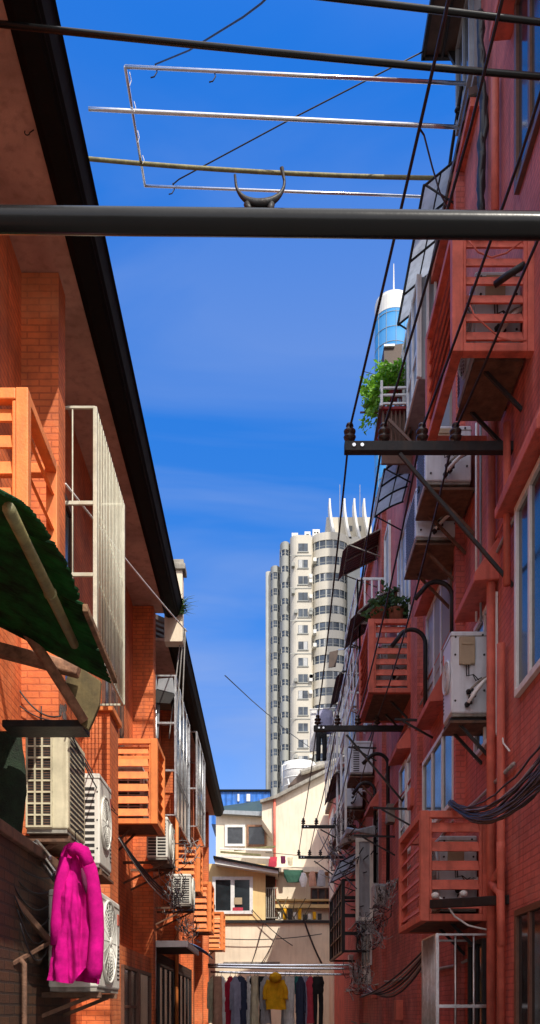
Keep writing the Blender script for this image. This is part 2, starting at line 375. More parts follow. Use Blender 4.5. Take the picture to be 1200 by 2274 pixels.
def ac(label, xf, xb, d0, d1, z0, z1, style='slots', case='ac', fan=True, bracket=True, bm='rust', tray=False, group='outdoor air conditioner units on the walls'):
    sg=1 if xf>xb else -1
    t=thing('air_conditioner',label,'air conditioner',((xf+xb)/2,(d0+d1)/2,z0),group)
    h=z1-z0; w=d1-d0; dp=abs(xf-xb)
    MB().box(xf,xb,d0,d1,z0+.03,z1).build('casing',case,t,bevel=.018,seg=3)
    MB().box(xf-sg*.012,xb+sg*.012,d0+.012,d1-.012,z0,z0+.03).build('base_trim','grime',t)
    MB().box(xf+sg*.004,xb-sg*.004,d0-.004,d1+.004,z1-.055,z1-.047).build('lid_seam','grime',t)
    if fan:
        cy=d0+w*.42; cz=z0+h*.52; r=min(h*.42,w*.40)
        f=MB().ring((xf+sg*.012,cy,cz),r,.014,'x',36)
        for i in range(1,11): f.ring((xf+sg*(.012+.010*math.cos(i/11*PI/2)),cy,cz),r*i/11,.0034,'x',30,0,4)
        for i in range(18):
            th=2*PI*i/18; f.tube([(xf+sg*.024,cy+.15*r*math.cos(th),cz+.15*r*math.sin(th)),(xf+sg*.014,cy+r*math.cos(th),cz+r*math.sin(th))],.0032,4)
        f.lathe((xf+sg*.018,cy,cz),[(.13*r,-.006),(.13*r,.010),(.05*r,.016)],16,'x')
        fo=f.build('fan_grille',case,t,smooth=True)
        bl=MB().lathe((xf+sg*.001,cy,cz),[(r,-.001),(r,.002)],32,'x')
        bl.build('fan_recess','dark',fo)
        b2=MB()
        for i in range(3):
            th=2*PI*i/3+.4
            pts=[]
            for k in range(7):
                rr=r*(.15+.78*k/6); a0=th-.10-.3*k/6; a1=th+.45
                pts.append((rr,a0,a1))
            for k in range(6):
                q=[]
                for (rr,aa,hx) in ((pts[k][0],pts[k][1],.004),(pts[k+1][0],pts[k+1][1],.004),(pts[k+1][0],pts[k+1][2],.007),(pts[k][0],pts[k][2],.007)):
                    q.append((xf+sg*hx,cy+rr*math.cos(aa),cz+rr*math.sin(aa)))
                b2.quad(*q)
        b2.chunk(3,'fan_blade','grime',fo)
        v=MB()
        for i in range(9): v.box(xf-.004,xf+.004,d1-w*.14,d1-w*.045,z0+h*(.15+.045*i),z0+h*(.15+.045*i)+.012)
        v.build('vent_slot','dark',t)
        MB().box(xf-.005,xf+.005,d1-w*.13,d1-w*.05,z1-h*.25,z1-h*.13).build('badge','red_paint',t)
    if not fan:
        v=MB()
        for i in range(16):
            z=z0+h*(.08+.86*i/16); v.box(xf-sg*.01,xf+sg*.003,d0+w*.10,d0+w*.90,z,z+h*.026)
        v.build('front_vent','dark',t)
    yb=d0
    lo,hi=min(xf,xb),max(xf,xb)
    if style=='slots':      # camera-side coil guard: a ladder of dark slots
        v=MB(); a,b=(lo+dp*.60,lo+dp*.86) if sg>0 else (hi-dp*.86,hi-dp*.60)
        n=12
        for i in range(n):
            z=z0+h*.08+h*.80*i/n; v.box(a,b,yb-.003,yb+.01,z,z+h*.80/n*.52)
        v.build('side_vent','dark',t)
        s2=MB()
        for zz in (.2,.5,.8): s2.lathe((hi-dp*.07 if sg>0 else lo+dp*.07,yb,z0+h*zz),[(.008,-.004),(.008,.004)],8,'y')
        s2.chunk(3,'screw','dark',t)
    elif style=='grid':
        v=MB().box(lo+dp*.05,lo+dp*.62,yb-.004,yb+.01,z0+h*.06,z0+h*.94); vo=v.build('side_coil','dark',t)
        b=MB()
        for i in range(9):
            z=z0+h*.06+h*.88*i/8; b.box(lo+dp*.03,lo+dp*.64,yb-.016,yb-.003,z-.007,z+.007)
        for k in (0,.33,.62,1): b.box(lo+dp*(.05+.57*k)-.007,lo+dp*(.05+.57*k)+.007,yb-.018,yb-.005,z0+h*.05,z0+h*.95)
        b.build('side_guard',case,t)
        e=MB()
        for i in range(34):
            z=z0+h*.07+h*.86*i/34
            e.box(lo+dp*.06,lo+dp*.61,yb-.007,yb-.004,z,z+.006)
        e.build('coil_fins','rust',t)
    elif style=='rungs':
        v=MB()
        for i in range(11):
            z=z0+h*.1+h*.78*i/11; v.box(lo+dp*.08,lo+dp*.46,yb-.004,yb+.01,z,z+h*.04); v.box(lo+dp*.52,lo+dp*.9,yb-.004,yb+.01,z,z+h*.04)
        v.build('side_vent','dark',t)
    elif style=='panel':
        b=MB().box(lo+dp*.22,lo+dp*.64,yb-.035,yb+.01,z0+h*.60,z0+h*.92); b.box(lo+dp*.28,lo+dp*.58,yb-.043,yb-.03,z0+h*.82,z0+h*.85); b.box(lo+dp*.30,lo+dp*.52,yb-.05,yb-.03,z0+h*.585,z0+h*.62)
        b.build('valve_cover','tan',t,bevel=.008)
        s2=MB()
        for (fx,fz) in ((.12,.18),(.12,.72),(.9,.72),(.9,.3),(.13,.93),(.86,.95)): s2.lathe((lo+dp*fx,yb,z0+h*fz),[(.011,-.006),(.011,.004)],8,'y')
        s2.chunk(6,'screw','dark',t)
        v=MB()
        for k,(fx,fz) in enumerate(((.42,.12),(.52,.20),(.46,.27))):
            p=Vector((lo+dp*fx,yb,z0+h*fz)); v.tube([p,p+Vector((0,-.07,0)),p+Vector((.03,-.10,.0))],.018,8); v.ring(p+Vector((0,-.04,0)),.022,.007,'y',10)
        v.build('valve','iron',t,smooth=True)
        for k,(a0,a1,r,mm) in enumerate(((.42,.12,.020,'white'),(.5,.2,.016,'white'),(.47,.27,.012,'grime'))):
            p=Vector((lo+dp*a0,yb-.09,z0+h*a1)); e=Vector((hi+.10,yb-.05,z0+h*(.40-.04*k)))
            pts=[p]; 
            for i in range(1,8):
                f=i/8; pts.append(p.lerp(e,f)+Vector((0,-.06*math.sin(f*PI),.09*math.sin(f*PI*.9))))
            pts+= [e, e+Vector((.05,.03,-.10)), e+Vector((.06,.06,-.30))]
            MB().tube(pts,r,7).build('refrigerant_pipe',mm,t,smooth=True)
        for k in range(2):
            p=Vector((lo+dp*(.40+.06*k),yb-.03,z0+h*.59)); e=Vector((lo+dp*(.75-.1*k),yb-.04,z0+h*.40))
            MB().tube([p,p+Vector((.0,-.02,-.12)),p.lerp(e,.5)+Vector((0,-.03,-.03)),e,e+Vector((.06,0,.03))],.006,5).build('power_lead','wire',t,smooth=True)
    if bracket:
        xw=XL if sg>0 else XR
        for y in (d0+w*.12,d1-w*.16):
            b=MB(); b.box(min(xf,xw),max(xf,xw),y,y+.04,z0-.045,z0-.005)
            b.bar((xf-sg*dp*.2,y+.02,z0-.035),(xw,y+.02,z0-.05-dp*.9),.03,.03)
            b.build('wall_bracket',bm,t)
    if tray:
        MB().box(lo-.01,hi+.02,d0-.02,d1+.02,z0-.075,z0-.050).build('drip_tray','rust',t)
    return t

def cage(label, xo, xw, d0, d1, z0, z1, nb, levels, metal='cage_cream', near=(1,), r=.011, fr=.024, panel=None, group='steel window cages'):
    sg=1 if xw>xo else -1
    t=thing('window_cage',label,'window cage',((xo+xw)/2,(d0+d1)/2,z0),group)
    f=MB()
    for y in (d0,d1):
        f.bar((xo,y,z0),(xo,y,z1),fr*1.6,fr*1.6)
        for z in (z0,z1): f.bar((xo,y,z),(xw,y,z),fr,fr)
    for z in (z0,z1): f.bar((xo,d0,z),(xo,d1,z),fr,fr*1.2)
    for l in levels:
        z=z0+(z1-z0)*l; f.bar((xo,d0,z),(xo,d1,z),fr*.7,fr*.9); f.bar((xo,d0,z),(xw,d0,z),fr*1.1,fr*1.5)
    f.build('frame',metal,t,bevel=.003)
    b=MB()
    for i in range(1,nb+1):
        y=d0+(d1-d0)*i/(nb+1); b.tube([(xo-sg*.012,y,z0),(xo-sg*.012,y,z1)],r,5)
    for k in near:
        x=xo+(xw-xo)*k; b.tube([(x,d0,z0),(x,d0,z1)],r*1.2,5)
    b.build('bars',metal,t,smooth=True)
    if panel:
        MB().box(xo+sg*.02,xo+sg*.026,d0+.03,d1-.03,z0+.03,z1-.03).build('panel',panel,t)
    return t

# ------------------------------------------------------------------ near house on the left
t=thing('terrace_house','near orange brick terrace house on the left under a wide brown eave','house',(-4.5,8,-1.6))
TL=t
MB().box(-7,XL,.8,15.3,-1.6,6.75).build('wall','orange_brick',t)
for (a,b,zt) in ((8.23,8.5,6.75),(15.0,15.298,6.748),(10.9,11.5,3.62)):
    MB().box(XL-.05,-1.92,a,b,-1.6,zt-.003).build('pilaster','orange_brick',t)
MB().box(XL-.05,-1.88,10.85,11.55,3.62,3.70).build('ledge','orange_paint',t,bevel=.01)
MB().box(XL-.05,-1.97,11.5,15.0,-1.6,.88).build('shop_wall','orange_brick',t)
window(t,-1.97,1,12.0,13.3,-.5,.62,1,1,'brownframe','glass')
window(t,-1.97,1,13.5,14.8,-1.5,.62,0,1,'brownframe','glass')
MB().box(XL-.1,-1.75,.8,15.3,6.755,6.80).build('eave_soffit','soffit',t)
gp=[(-1.79,6.80),(-1.77,6.73),(-1.71,6.70),(-1.58,6.71),(-1.52,6.76),(-1.475,6.90),(-1.455,6.905),(-1.46,6.925),(-1.49,6.925),(-1.55,6.80),(-1.60,6.86),(-1.79,6.90)]
MB().prism([(x,.8,z) for x,z in gp],(0,14.55,0)).build('gutter','gutter',t)
MB().tube([(-1.555,.8,6.735),(-1.555,15.3,6.735)],.012,6).build('gutter_bead','gutter',t,smooth=True)
MB().prism([(-1.50,.85,6.94),(-7.2,.85,9.3),(-7.2,.85,9.42),(-1.50,.85,7.02)],(0,14.4,0)).build('roof','roof',t)
window(t,XL,1,8.75,10.25,3.55,5.65,2,1,'brownframe','glass',.07)
window(t,XL,1,5.3,6.9,4.2,5.6,2,1,'brownframe','glass',.07)
window(t,XL,1,12.2,13.8,3.9,5.6,2,1,'brownframe','glass',.07)
hk=MB()
for y in (6.9,7.6,7.75):
    hk.tube([(-1.80,y,6.75),(-1.83,y,6.73)]+arc((-1.85,y,6.73),.02,0,-PI*1.2,8,(1,0,0),(0,0,1)),.004,5)
hk.chunk(3,'eave_hook','iron',t,smooth=True)
# strip shadows come from the real cage; wires along the wall
w=MB(); w.tube(catenary(V(35,1520,8.18),V(135,1590,8.18),.10),.008,5); w.tube(catenary(V(35,1560,8.18),V(135,1600,8.18),.05),.006,5); w.tube([V(92,1568,8.19),V(92,1602,8.19)],.006,5)
tag(w.build('slack_cable','wire',smooth=True),'slack black cables drooping across the sunlit orange pilaster under the green awning','cable')

louvre('sunlit orange louvred balcony at the left edge above the green awning',-1.55,XL,5.8,6.68,2.85,4.02,'orange_paint',6,4,post=.082)
louvre('sunlit orange louvred balcony with beige things behind its slats beside the upper left air conditioners',-1.55,XL,12.55,13.5,2.61,3.80,'orange_paint',6,7)
louvre('far orange louvred balcony highest of the three small ones on the left',-1.55,XL,20.4,21.3,2.70,3.72,'orange_paint',6,6)
louvre('far orange louvred balcony in the middle of the three small ones on the left',-1.55,XL,24.4,25.7,2.15,3.50,'orange_paint',7,6)
louvre('farthest orange louvred balcony next to the yellow house with the white window',-1.55,XL,31.0,32.2,2.10,3.42,'orange_paint',7,6)

cage('tall cream barred window cage under the left eave, above the green awning',-1.655,XL,8.6,10.24,3.48,5.76,18,(.30,.60),'cage_cream',(.36,),r=.0056)
cage('galvanised window cage at the start of the second left house',-1.6,XL,15.45,18.1,3.36,5.75,3,(.32,.66),'steel',(.5,),r=.012,panel='glass_dim')
cage('narrow galvanised window cage farther along the second left house',-1.6,XL,20,22.5,4.10,6.2,2,(.4,),'steel',(.5,),r=.012,panel='glass_dim')

# ------------------------------------------------------------------ green awning in the left foreground
t=thing('awning','ragged dark green sheet awning on old poles at the left edge','awning',(-1.7,5,2.1))
rr=random.Random(3); jag=[rr.uniform(-.008,.008)-(.03 if i in (38,72,73,100) else 0) for i in range(122)]
def aw(u,v):
    y=3.6+u*2.4; x=-2.24+v*(1.19+ (jag[int(u*120)] if v>.9 else 0)); z=2.80-.55*v+v*(.06-(.20 if y<4.75 else .09)*((y-4.75)/1.05)**2)+.006*math.sin(y*9)*math.sin(v*5)+ .012*noise.noise(Vector((y*3,v*4,0)))
    return (x,y,z)
MB().sheet(aw,120,16).build('sheet','green_sheet',t,solid=.012)
MB().bar((-1.02,5.0,2.24),(-1.03,6.05,2.22),.03,.045).build('edge_batten','wood',t,bevel=.006)
MB().tube([V(20,1130,3.7),V(60,1212,4.15),V(112,1318,4.75),V(166,1432,5.5)],[.028,.027,.03,.026],10).ring(V(112,1318,4.75),.028,.008,'y',14).build('bamboo_pole','bamboo',t,smooth=True)
MB().bar(V(-30,1436,6.1),V(176,1490,6.1),.10,.085).build('beam','oldpaint',t,bevel=.012)
MB().tube([V(0,1315,5.9),V(100,1462,6.0),V(188,1602,6.2)],[.038,.037,.034],10).build('brace','oldpaint',t,smooth=True)
MB().prism([V(140,1528,6.22),V(150,1500,6.22),V(176,1478,6.22),V(205,1500,6.22),V(224,1512,6.22),V(220,1566,6.22),V(206,1600,6.22),V(196,1622,6.22),V(176,1604,6.22),V(160,1578,6.22)],(0,.05,0)).build('bracket_board','oldboard',t,bevel=.006)
MB().box(XX(10,6.3),XX(188,6.3),6.24,6.5,ZZ(1619,6.3),ZZ(1604,6.3)).build('shelf','iron',t,bevel=.006)
bk=MB()
for i in range(9):
    c=V(138+R.uniform(-4,14),1585+R.uniform(-8,16),6.28); bk.lathe(c,[(.008,0),(.010,.03),(.004,.05)],6)
bk.build('peg_cluster','white',t)

# leafy dark clump and drying rails under the shelf
t=thing('drying_rails','folded aluminium drying rails sticking out behind the magenta garment','drying rack',V(95,1920,7))
a=MB()
for (p,q) in (((66,1880),(124,1958)),((74,1872),(122,1938)),((82,1868),(112,1905))): a.bar(V(*p,7.25),V(*q,6.75),.022,.03)
a.build('rail','steel',t,bevel=.004)
MB().bar(V(66,1880,7.24),V(82,1868,7.24),.02,.02).bar(V(120,1956,6.76),V(120,1936,6.76),.02,.02).chunk(2,'link','iron',t)

# low front wall of the yard
t=thing('yard_wall','dark brown brick wall at the lower left corner behind the magenta garment','wall',(-2,5.5,-1.6))
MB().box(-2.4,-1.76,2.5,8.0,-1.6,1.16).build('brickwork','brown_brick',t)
MB().box(-2.42,-1.72,2.5,8.02,1.16,1.24).build('coping','rust',t,bevel=.01)
MB().tube([(-1.71,6.3,-1.5),(-1.71,6.3,.33),(-1.74,6.3,.36)],.02,8).build('pipe','rust',t,smooth=True)

t=thing('strut','rusty diagonal metal strut with slack wires on the dark brick wall at lower left','strut',V(70,2050,6.4))
MB().bar(V(20,1985,6.2),V(112,2092,6.75),.03,.05).bar(V(28,2140,6.2),V(112,2092,6.75),.02,.03).build('bar','rust',t,bevel=.004)
w=MB()
for k in range(6): w.tube(catenary(V(15+6*k,1900+30*k,6.2),V(112,1950+28*k,6.9),.05+.03*k,10),.006,5)
w.build('slack_wire','wire',t,smooth=True)
# air conditioners on the left
ac('weathered cream air conditioner with a square wire guard, under the green awning',-1.62,-1.97,7.28,7.96,1.44,2.28,'grid','acdirty',tray=True,fan=False)
ac('cream air conditioner with a ladder of dark slots, below the balcony on the left',-1.63,-2.0,8.7,9.34,1.39,2.30,'slots','ac',tray=True)
ac('large white air conditioner with round fan behind the magenta garment',-1.30,-1.68,6.86,7.86,.15,.93,'plain','ac')
ac('small air conditioner right behind the second orange balcony on the left',-1.55,-1.88,13.85,14.9,2.33,2.99,'rungs','ac')
ac('small white air conditioner above the blue tarp on the left',-1.50,-1.86,17.4,18.4,2.03,2.65,'rungs','ac')

# magenta garment
def garment(name,label,cat,c,w,h,dep,profile,mat_,seed,folds=7,amp=.12,sleeves=None,hang=True,group=None,nu=56,nv=40,notch=None,crease=.10):
    rn=random.Random(seed); ph=[rn.uniform(0,6.28) for _ in range(6)]; c=Vector(c)
    t=thing(name,label,cat,c-Vector((0,0,h)),group)
    def prof(v):
        for (v0,a),(v1,b) in zip(profile,profile[1:]):
            if v<=v1: 
                k=(v-v0)/(v1-v0+1e-9); k=k*k*(3-2*k); return a+(b-a)*k
        return profile[-1][1]
    mb=MB()
    def fn(u,v):
        th=2*PI*u; hw=prof(v)*w/2
        f=1+amp*(math.sin(folds*th+ph[0]+2.2*v)*.6+math.sin((folds*2+1)*th+ph[1]-3*v)*.35)*(.35+.65*v)
        f+=crease*(noise.noise(Vector((math.cos(th)*2.6+seed,math.sin(th)*2.6,v*2.2)))+.6*noise.noise(Vector((math.cos(th)*6+seed,math.sin(th)*6,v*4.5+3)))+.25*noise.noise(Vector((math.cos(th)*5+seed,math.sin(th)*5,v*16))))
        x=math.cos(th)*hw*f; y=math.sin(th)*dep/2*f*(.35+.65*min(1,v*2.5))
        x+=.02*w*math.sin(5*v+ph[2])
        z=-v*h*(.36 if cat=='trousers' else 1)
        if notch and v>.9: z+= h*notch*max(0,math.sin(th*2+ph[3]))*(v-.9)*10*.12
        z+= .012*h*math.sin(3*th+ph[4])*v
        return c+Vector((x,y,z))
    mb.sheet(fn,nu,nv)
    mb.build('body',mat_,t,smooth=True)
    if cat=='trousers':
        for s in (-1,1):
            lg=MB(); p0=c+Vector((s*w*.24,0,-.22*h)); p1=c+Vector((s*w*(.27+.04*s*math.sin(seed)),-.015,-.6*h)); p2=c+Vector((s*w*.27,-.01*s,-1.02*h))
            pts=[p0.lerp(p1,i/6) for i in range(6)]+[p1.lerp(p2,i/6) for i in range(7)]
            lg.tube(pts,[w*.235*(1-.018*i)*(1+.05*math.sin(i*1.7+seed)) for i in range(13)],12)
            lg.build('leg',mat_,t,smooth=True)
    if sleeves:
        for s in (-1,1):
            sl=MB(); p0=c+Vector((s*prof(.14)*w*.46,0,-.12*h)); p1=c+Vector((s*(prof(.5)*w*.5+sleeves*.25*w),-.01,-.42*h)); p2=c+Vector((s*(prof(.6)*w*.5+sleeves*.18*w),-.02,-.70*h))
            pts=[p0.lerp(p1,i/5) for i in range(5)]+[p1.lerp(p2,i/5) for i in range(6)]
            sl.tube(pts,[w*.13*(1+.12*math.sin(i*2.1+ph[0])) for i in range(11)],10)
            sl.build('sleeve',mat_,t,smooth=True)
    if hang:
        hg=MB().tube([c+Vector((-w*prof(.1)*.4,0,-.05*h)),c+Vector((0,0,.02)),c+Vector((w*prof(.1)*.4,0,-.05*h))],.006,5).tube([c+Vector((0,0,.02)),c+Vector((0,0,.06))]+arc(c+Vector((.02,0,.075)),.022,PI,-.3,7,(1,0,0),(0,0,1)),.004,5)
        hg.build('hanger','dark',t,smooth=True)
    return t
rb_=garment('hanging_robe','magenta fleece robe hanging in front of the large white air conditioner','robe',V(168,1874,6.5),.34,1.0,.30,
        [(0,.28),(.03,.46),(.09,.56),(.16,.60),(.3,.72),(.45,.84),(.62,.90),(.8,.96),(1,1.03)],'pink',11,4,.26,None,nu=150,nv=110,notch=.9,crease=.22)
sl=MB(); pts=[V(*p,6.37) for p in ((188,1900),(200,1930),(208,1970),(213,2015),(216,2060),(214,2105),(211,2150),(208,2172))]
sl.tube(pts,[.045,.052,.05,.056,.050,.054,.058,.050],14); sl.build('sleeve','pink',rb_,smooth=True)
sl=MB(); pts=[V(*p,6.40) for p in ((146,1905),(138,1950),(131,2000),(128,2050),(126,2100))]
sl.tube(pts,[.040,.05,.046,.05,.044],14); sl.build('sleeve','pink',rb_,smooth=True)
MB().tube([V(182,1928,6.33),V(186,1945,6.325),V(189,1962,6.325),V(192,1985,6.33)],[.006,.016,.017,.004],8).build('gap_shade','c_maroon',rb_,smooth=True)  # maroon strip standing in for the shaded gap beside the sleeve
hd=MB(); hd.tube([V(156,1896,6.36),V(170,1884,6.34),V(186,1892,6.34),V(196,1912,6.34),V(190,1930,6.36)],[.03,.046,.05,.042,.02],12); hd.build('hood','pink',rb_,smooth=True)

garment('torn_sheet','dark green torn mesh sheet hanging down at the left edge under the awning','sheet',V(14,1625,6.7),.28,.85,.10,[(0,.8),(.5,1),(1,.7)],'murk',91,4,.2,hang=False,notch=.9)
# ------------------------------------------------------------------ second house on the left and what hangs on it
t=thing('terrace_house','narrow far terrace house on the left with a black gutter, past the roof pier','house',(-4.5,22,-1.6))
MB().box(-7,XL,15.62,29.5,-1.6,6.42).build('wall','orange_brick',t)
for a in (19.0,23.2,26.5,29.1):
    MB().box(XL-.05,-1.95,a,a+.35,-1.6,6.418).build('pilaster','orange_brick',t)
MB().box(XL-.1,-1.75,15.62,29.6,6.425,6.47).build('eave_soffit','soffit',t)
MB().prism([(x,15.62,z-.31) for x,z in gp],(0,14.0,0)).build('gutter','gutter',t)
MB().prism([(-1.50,15.65,6.62),(-7.2,15.65,9.0),(-7.2,15.65,9.12),(-1.50,15.65,6.70)],(0,13.9,0)).build('roof','roof',t)
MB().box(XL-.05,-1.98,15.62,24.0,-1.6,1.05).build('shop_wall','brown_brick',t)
window(t,-1.98,1,16.0,18.4,-1.4,.85,2,0,'iron','glass')
window(t,-1.98,1,18.9,22.5,-1.4,.85,3,0,'iron','glass')
window(t,XL,1,15.75,17.9,3.5,5.6,2,1,'brownframe','glass')
window(t,XL,1,20.1,22.4,4.2,5.9,2,1,'white','glass')
window(t,XL,1,24.5,26.2,3.7,5.5,2,1,'brownframe','glass')
MB().tube([(-1.93,18.9,-1.6),(-1.93,18.9,6.45)],.04,8).build('downpipe','orange_paint',t,smooth=True)
MB().tube([V(344,2090,15.45),V(343,2240,15.45)],.03,8).build('downpipe','white',t,smooth=True)

t=thing('low_house','low orange house at the far left end of the lane','house',(-4.5,31.5,-1.6))
MB().box(-6,XL,29.7,33.4,-1.6,3.75).build('wall','orange_brick',t)
MB().prism([(-1.95,29.65,3.76),(-6,29.65,4.6),(-6,29.65,4.68),(-1.95,29.65,3.84)],(0,3.7,0)).build('roof','roof',t)

t=thing('roof_pier','pale brick pier with a grey cap standing at the end of the near left roof','pier',(-1.6,15.46,6.4))
MB().box(-1.78,-1.47,15.36,15.60,6.3,7.52).build('brickwork','cream',t,bevel=.01)
MB().box(-1.83,-1.42,15.31,15.65,7.52,7.62).box(-1.80,-1.45,15.34,15.62,7.62,7.70).build('cap','grime',t,bevel=.01)
t=thing('weed','wild grass sprouting from the end of the near left gutter','weed',V(404,1345,15.3))
s=MB(); rn=random.Random(2)
for i in range(60):
    p=V(402+rn.uniform(-6,4),1352+rn.uniform(-14,14),15.3); d=Vector((rn.uniform(-.1,.28),rn.uniform(-.1,.1),rn.uniform(.02,.22)))
    s.tube([p,p+d*.6,p+d+Vector((.02,0,-.04))],[.006,.004,.001],3)
s.leaves(V(405,1345,15.3),(.07,.07,.12),60,.05,rn); s.build('blades','leafdark',t)

t=thing('exhaust_hood','grey metal exhaust hood beside the galvanised cage on the left','exhaust hood',V(365,1555,15.4))
p=[V(348,1530,15.38),V(352,1507,15.38),V(384,1505,15.38),V(387,1540,15.38)]
MB().prism(p,(0,.42,0)).build('casing','skyl',t,bevel=.008)
MB().prism([V(344,1531,15.36),V(388,1541,15.36),V(378,1562,15.36),V(346,1560,15.36)],(0,.38,0)).build('mouth','dark',t)
MB().bar(V(352,1562,15.5),V(348,1640,15.5),.06,.06).build('duct','skyl',t)

t=thing('canopy','flat pale edged shop canopy over dark glass doors at lower left','canopy',(-1.75,16.2,1.1))
MB().box(-2.2,-1.42,15.4,17.8,1.12,1.16).build('panel','brownsheet',t)
MB().box(-2.2,-1.42,15.36,15.40,1.09,1.20).box(-1.42,-1.38,15.36,17.8,1.09,1.20).build('edge_trim','white',t,bevel=.006)
tp=MB().sheet(lambda u,v:Vector((-2.0+.75*v,18.2+u*2.2,1.30+.16*math.sin(v*PI*.8+.4)-.16*v+.02*math.sin(u*19)*v)),18,12)
tag(tp.build('tarp','bluetarp',smooth=True,solid=.008),'small pale blue tarp sagging over the shopfront on the left','tarp')

# tangles of cable
def tangle(label,c,rad,n,r,seed,mats='wire',grp=None):
    r*=.55; n=int(n*1.0)
    rn=random.Random(seed); mb=MB()
    for i in range(n):
        rp=lambda: Vector(c)+Vector((rn.uniform(-.8,.8)*rad[0],rn.uniform(-.7,.7)*rad[1],rn.uniform(-.5,.95)*rad[2]))
        p=rp(); q=p.lerp(rp(),rn.uniform(.4,1.0)); m=p.lerp(q,.5)+Vector((rn.gauss(0,.25)*rad[0],0,-rn.uniform(.05,.6)*rad[2])); pts=[]
        for k in range(15):
            u=k/14; z=p*(1-u)**2+m*2*u*(1-u)+q*u*u
            pts.append(z+Vector((noise.noise(Vector((u*3,i*1.7,seed)))*.10,0,noise.noise(Vector((u*3,i*2.3,seed+9)))*.12))*min(1,max(rad)))
        mb.tube(pts,r*rn.uniform(.7,1.4),4,rn.choice((0,1,1)),False)
    return tag(mb.build('cable_tangle',[mats,'greywire'],smooth=True),label,'cables',grp)
tangle('messy knot of cables on the left wall between the air conditioners and the far balconies',V(385,1985,15.2),(.25,.9,.55),46,.011,4)
tangle('brown web of cables below the small white air conditioner on the left',V(418,2070,17.5),(.30,.9,.42),40,.011,9)
tangle('tangle of cables under the narrow galvanised cage on the left',V(420,1895,19.5),(.28,.9,.40),30,.012,19)
cb=MB()
for k in range(4): cb.tube(catenary(V(258+2*k,1850+4*k,11.5),V(395+3*k,2000+5*k,16.2),.10+.03*k),.014-.002*k,6,1 if k==3 else 0)
tag(cb.build('cable_bundle',['wire','greywire'],smooth=True),'bundled cables slanting down under the second orange balcony on the left','cables')
cb=MB()
for k in range(3): cb.tube(catenary(V(150+8*k,1610+20*k,7.2),V(250+6*k,1790+10*k,10.9),.02+.03*k),.007,5)
tag(cb.build('cable_bundle','wire',smooth=True),'thin black cables slanting behind the two upper left air conditioners','cables')
tag(MB().tube([V(146,1075,8.4)]+catenary(V(146,1075,8.4),V(415,1402,15.4),.03)[1:],.011,6).build('rope','white',smooth=True),'thin white rope slanting across the left cage and soffit to the gutter end','rope')
cw=MB()
for k in range(3): cw.tube(catenary(V(412-4*k,1395,15.5),V(404-14*k,1600+20*k,15.6),.0),.012,5); 
tag(cw.build('cable_drop','greywire',smooth=True),'pale cables dropping from the end of the near left gutter','cables')

# ------------------------------------------------------------------ poles over the lane
t=thing('clothes_pole','thick black pole across the whole lane carrying a crescent shaped hook','pole',V(600,500,3))
pl=MB(); A=V(-900,478,3.0); B=V(2100,512,3.0); pl.tube([A.lerp(B,i/12) for i in range(13)],.0385,20); pl.build('tube','blackpole',t,smooth=True)
c=V(577,408,3.0); pts=[];rs=[]
for i in range(25):
    a=PI*1.02+ (PI*1.0)*i/24; e=1.0
    pts.append(V(578+54*math.cos(a),404-48*math.sin(a)+0,3.0)); k=i/24
    rs.append(.0045+.0095*math.sin(PI*min(1,max(0,k)))**2.2)
pts=[V(522,388,3.0)]+pts+[V(626,373,3.0)]; rs=[.004]+rs+[.007]
hk=MB().tube(pts,rs,10); hk.tube([V(548,452,3.0),V(556,472,3.0)],[.011,.012],8); hk.tube([V(604,452,3.0),V(598,472,3.0)],[.011,.012],8)
hk.build('crescent_hook','iron',t,smooth=True)
def pole(label,p,q,r,m,sag=0,group=None,tipm=None,cat='pole'):
    return tag(MB().tube(catenary(p,q,sag,10),r,12).build('clothes_pole',m,smooth=True),label,cat,group)
pole('dark round pole slanting right across the very top, in front of the left gutter',V(-170,34,6),V(1365,184,6),.020,'blackpole',.02)
pole('black pole at the very top right corner of the view',V(460,-37,5.6),V(1420,75,5.6),.018,'blackpole')
pole('bright loose steel pole lying across the middle of the clothes rack',V(197,242,10.2),V(1045,284,10.2),.022,'chrome')
pole('old bamboo pole lying across the far side of the clothes rack',V(120,345,10.9),V(1025,396,10.9),.024,'bamboo',.06)
t=thing('clothes_rack','long rectangular steel clothes rack reaching out over the lane from the right house','clothes rack',V(680,300,10.3))
f=MB(); a0=V(278,148,9.75); a1=V(1062,187,9.75); b0=V(322,413,11.2); b1=V(1020,440,11.2)
f.tube([a1,a0],.019,10).tube([b1,b0],.016,10).tube([a0,b0],.017,10)
f.build('tube_frame','chrome',t,smooth=True)
MB().tube([V(1026,190,9.9),V(1004,330,10.6),V(989,438,11.1)],.02,8).ring(V(1018,245,10.1),.03,.014,'z',10).build('wall_rail','iron',t,smooth=True)
hk=MB()
for (px,py,d) in ((345,150,9.76),(475,160,9.76),(384,412,11.2)):
    p=V(px,py,d); hk.tube([p+Vector((0,0,.03)),p+Vector((.02,0,-.05)),p+Vector((-.01,0,-.10)),p+Vector((-.05,0,-.11))],.007,5)
hk.chunk(3,'wire_hook','iron',t,smooth=True)
st=MB()
for (px,py,d,l) in ((288,160,9.8,.15),(298,225,10.1,.12),(306,290,10.5,.14),(317,345,10.85,.10)):
    p=V(px,py,d); st.tube([p,p+Vector((.02,0,-l*.6)),p+Vector((.0,.0,-l))],.004,4)
st.chunk(4,'string_scrap','white',t)
def wire(label,pts,r=.010,m='wire',name='power_cable',group=None,cat='cable',sag=0):
    P=[]
    if len(pts)==2: P=catenary(pts[0],pts[1],sag,16)
    else: P=[Vector(p) for p in pts]
    return tag(MB().tube(P,r,6).build(name,m,smooth=True),label,cat,group)
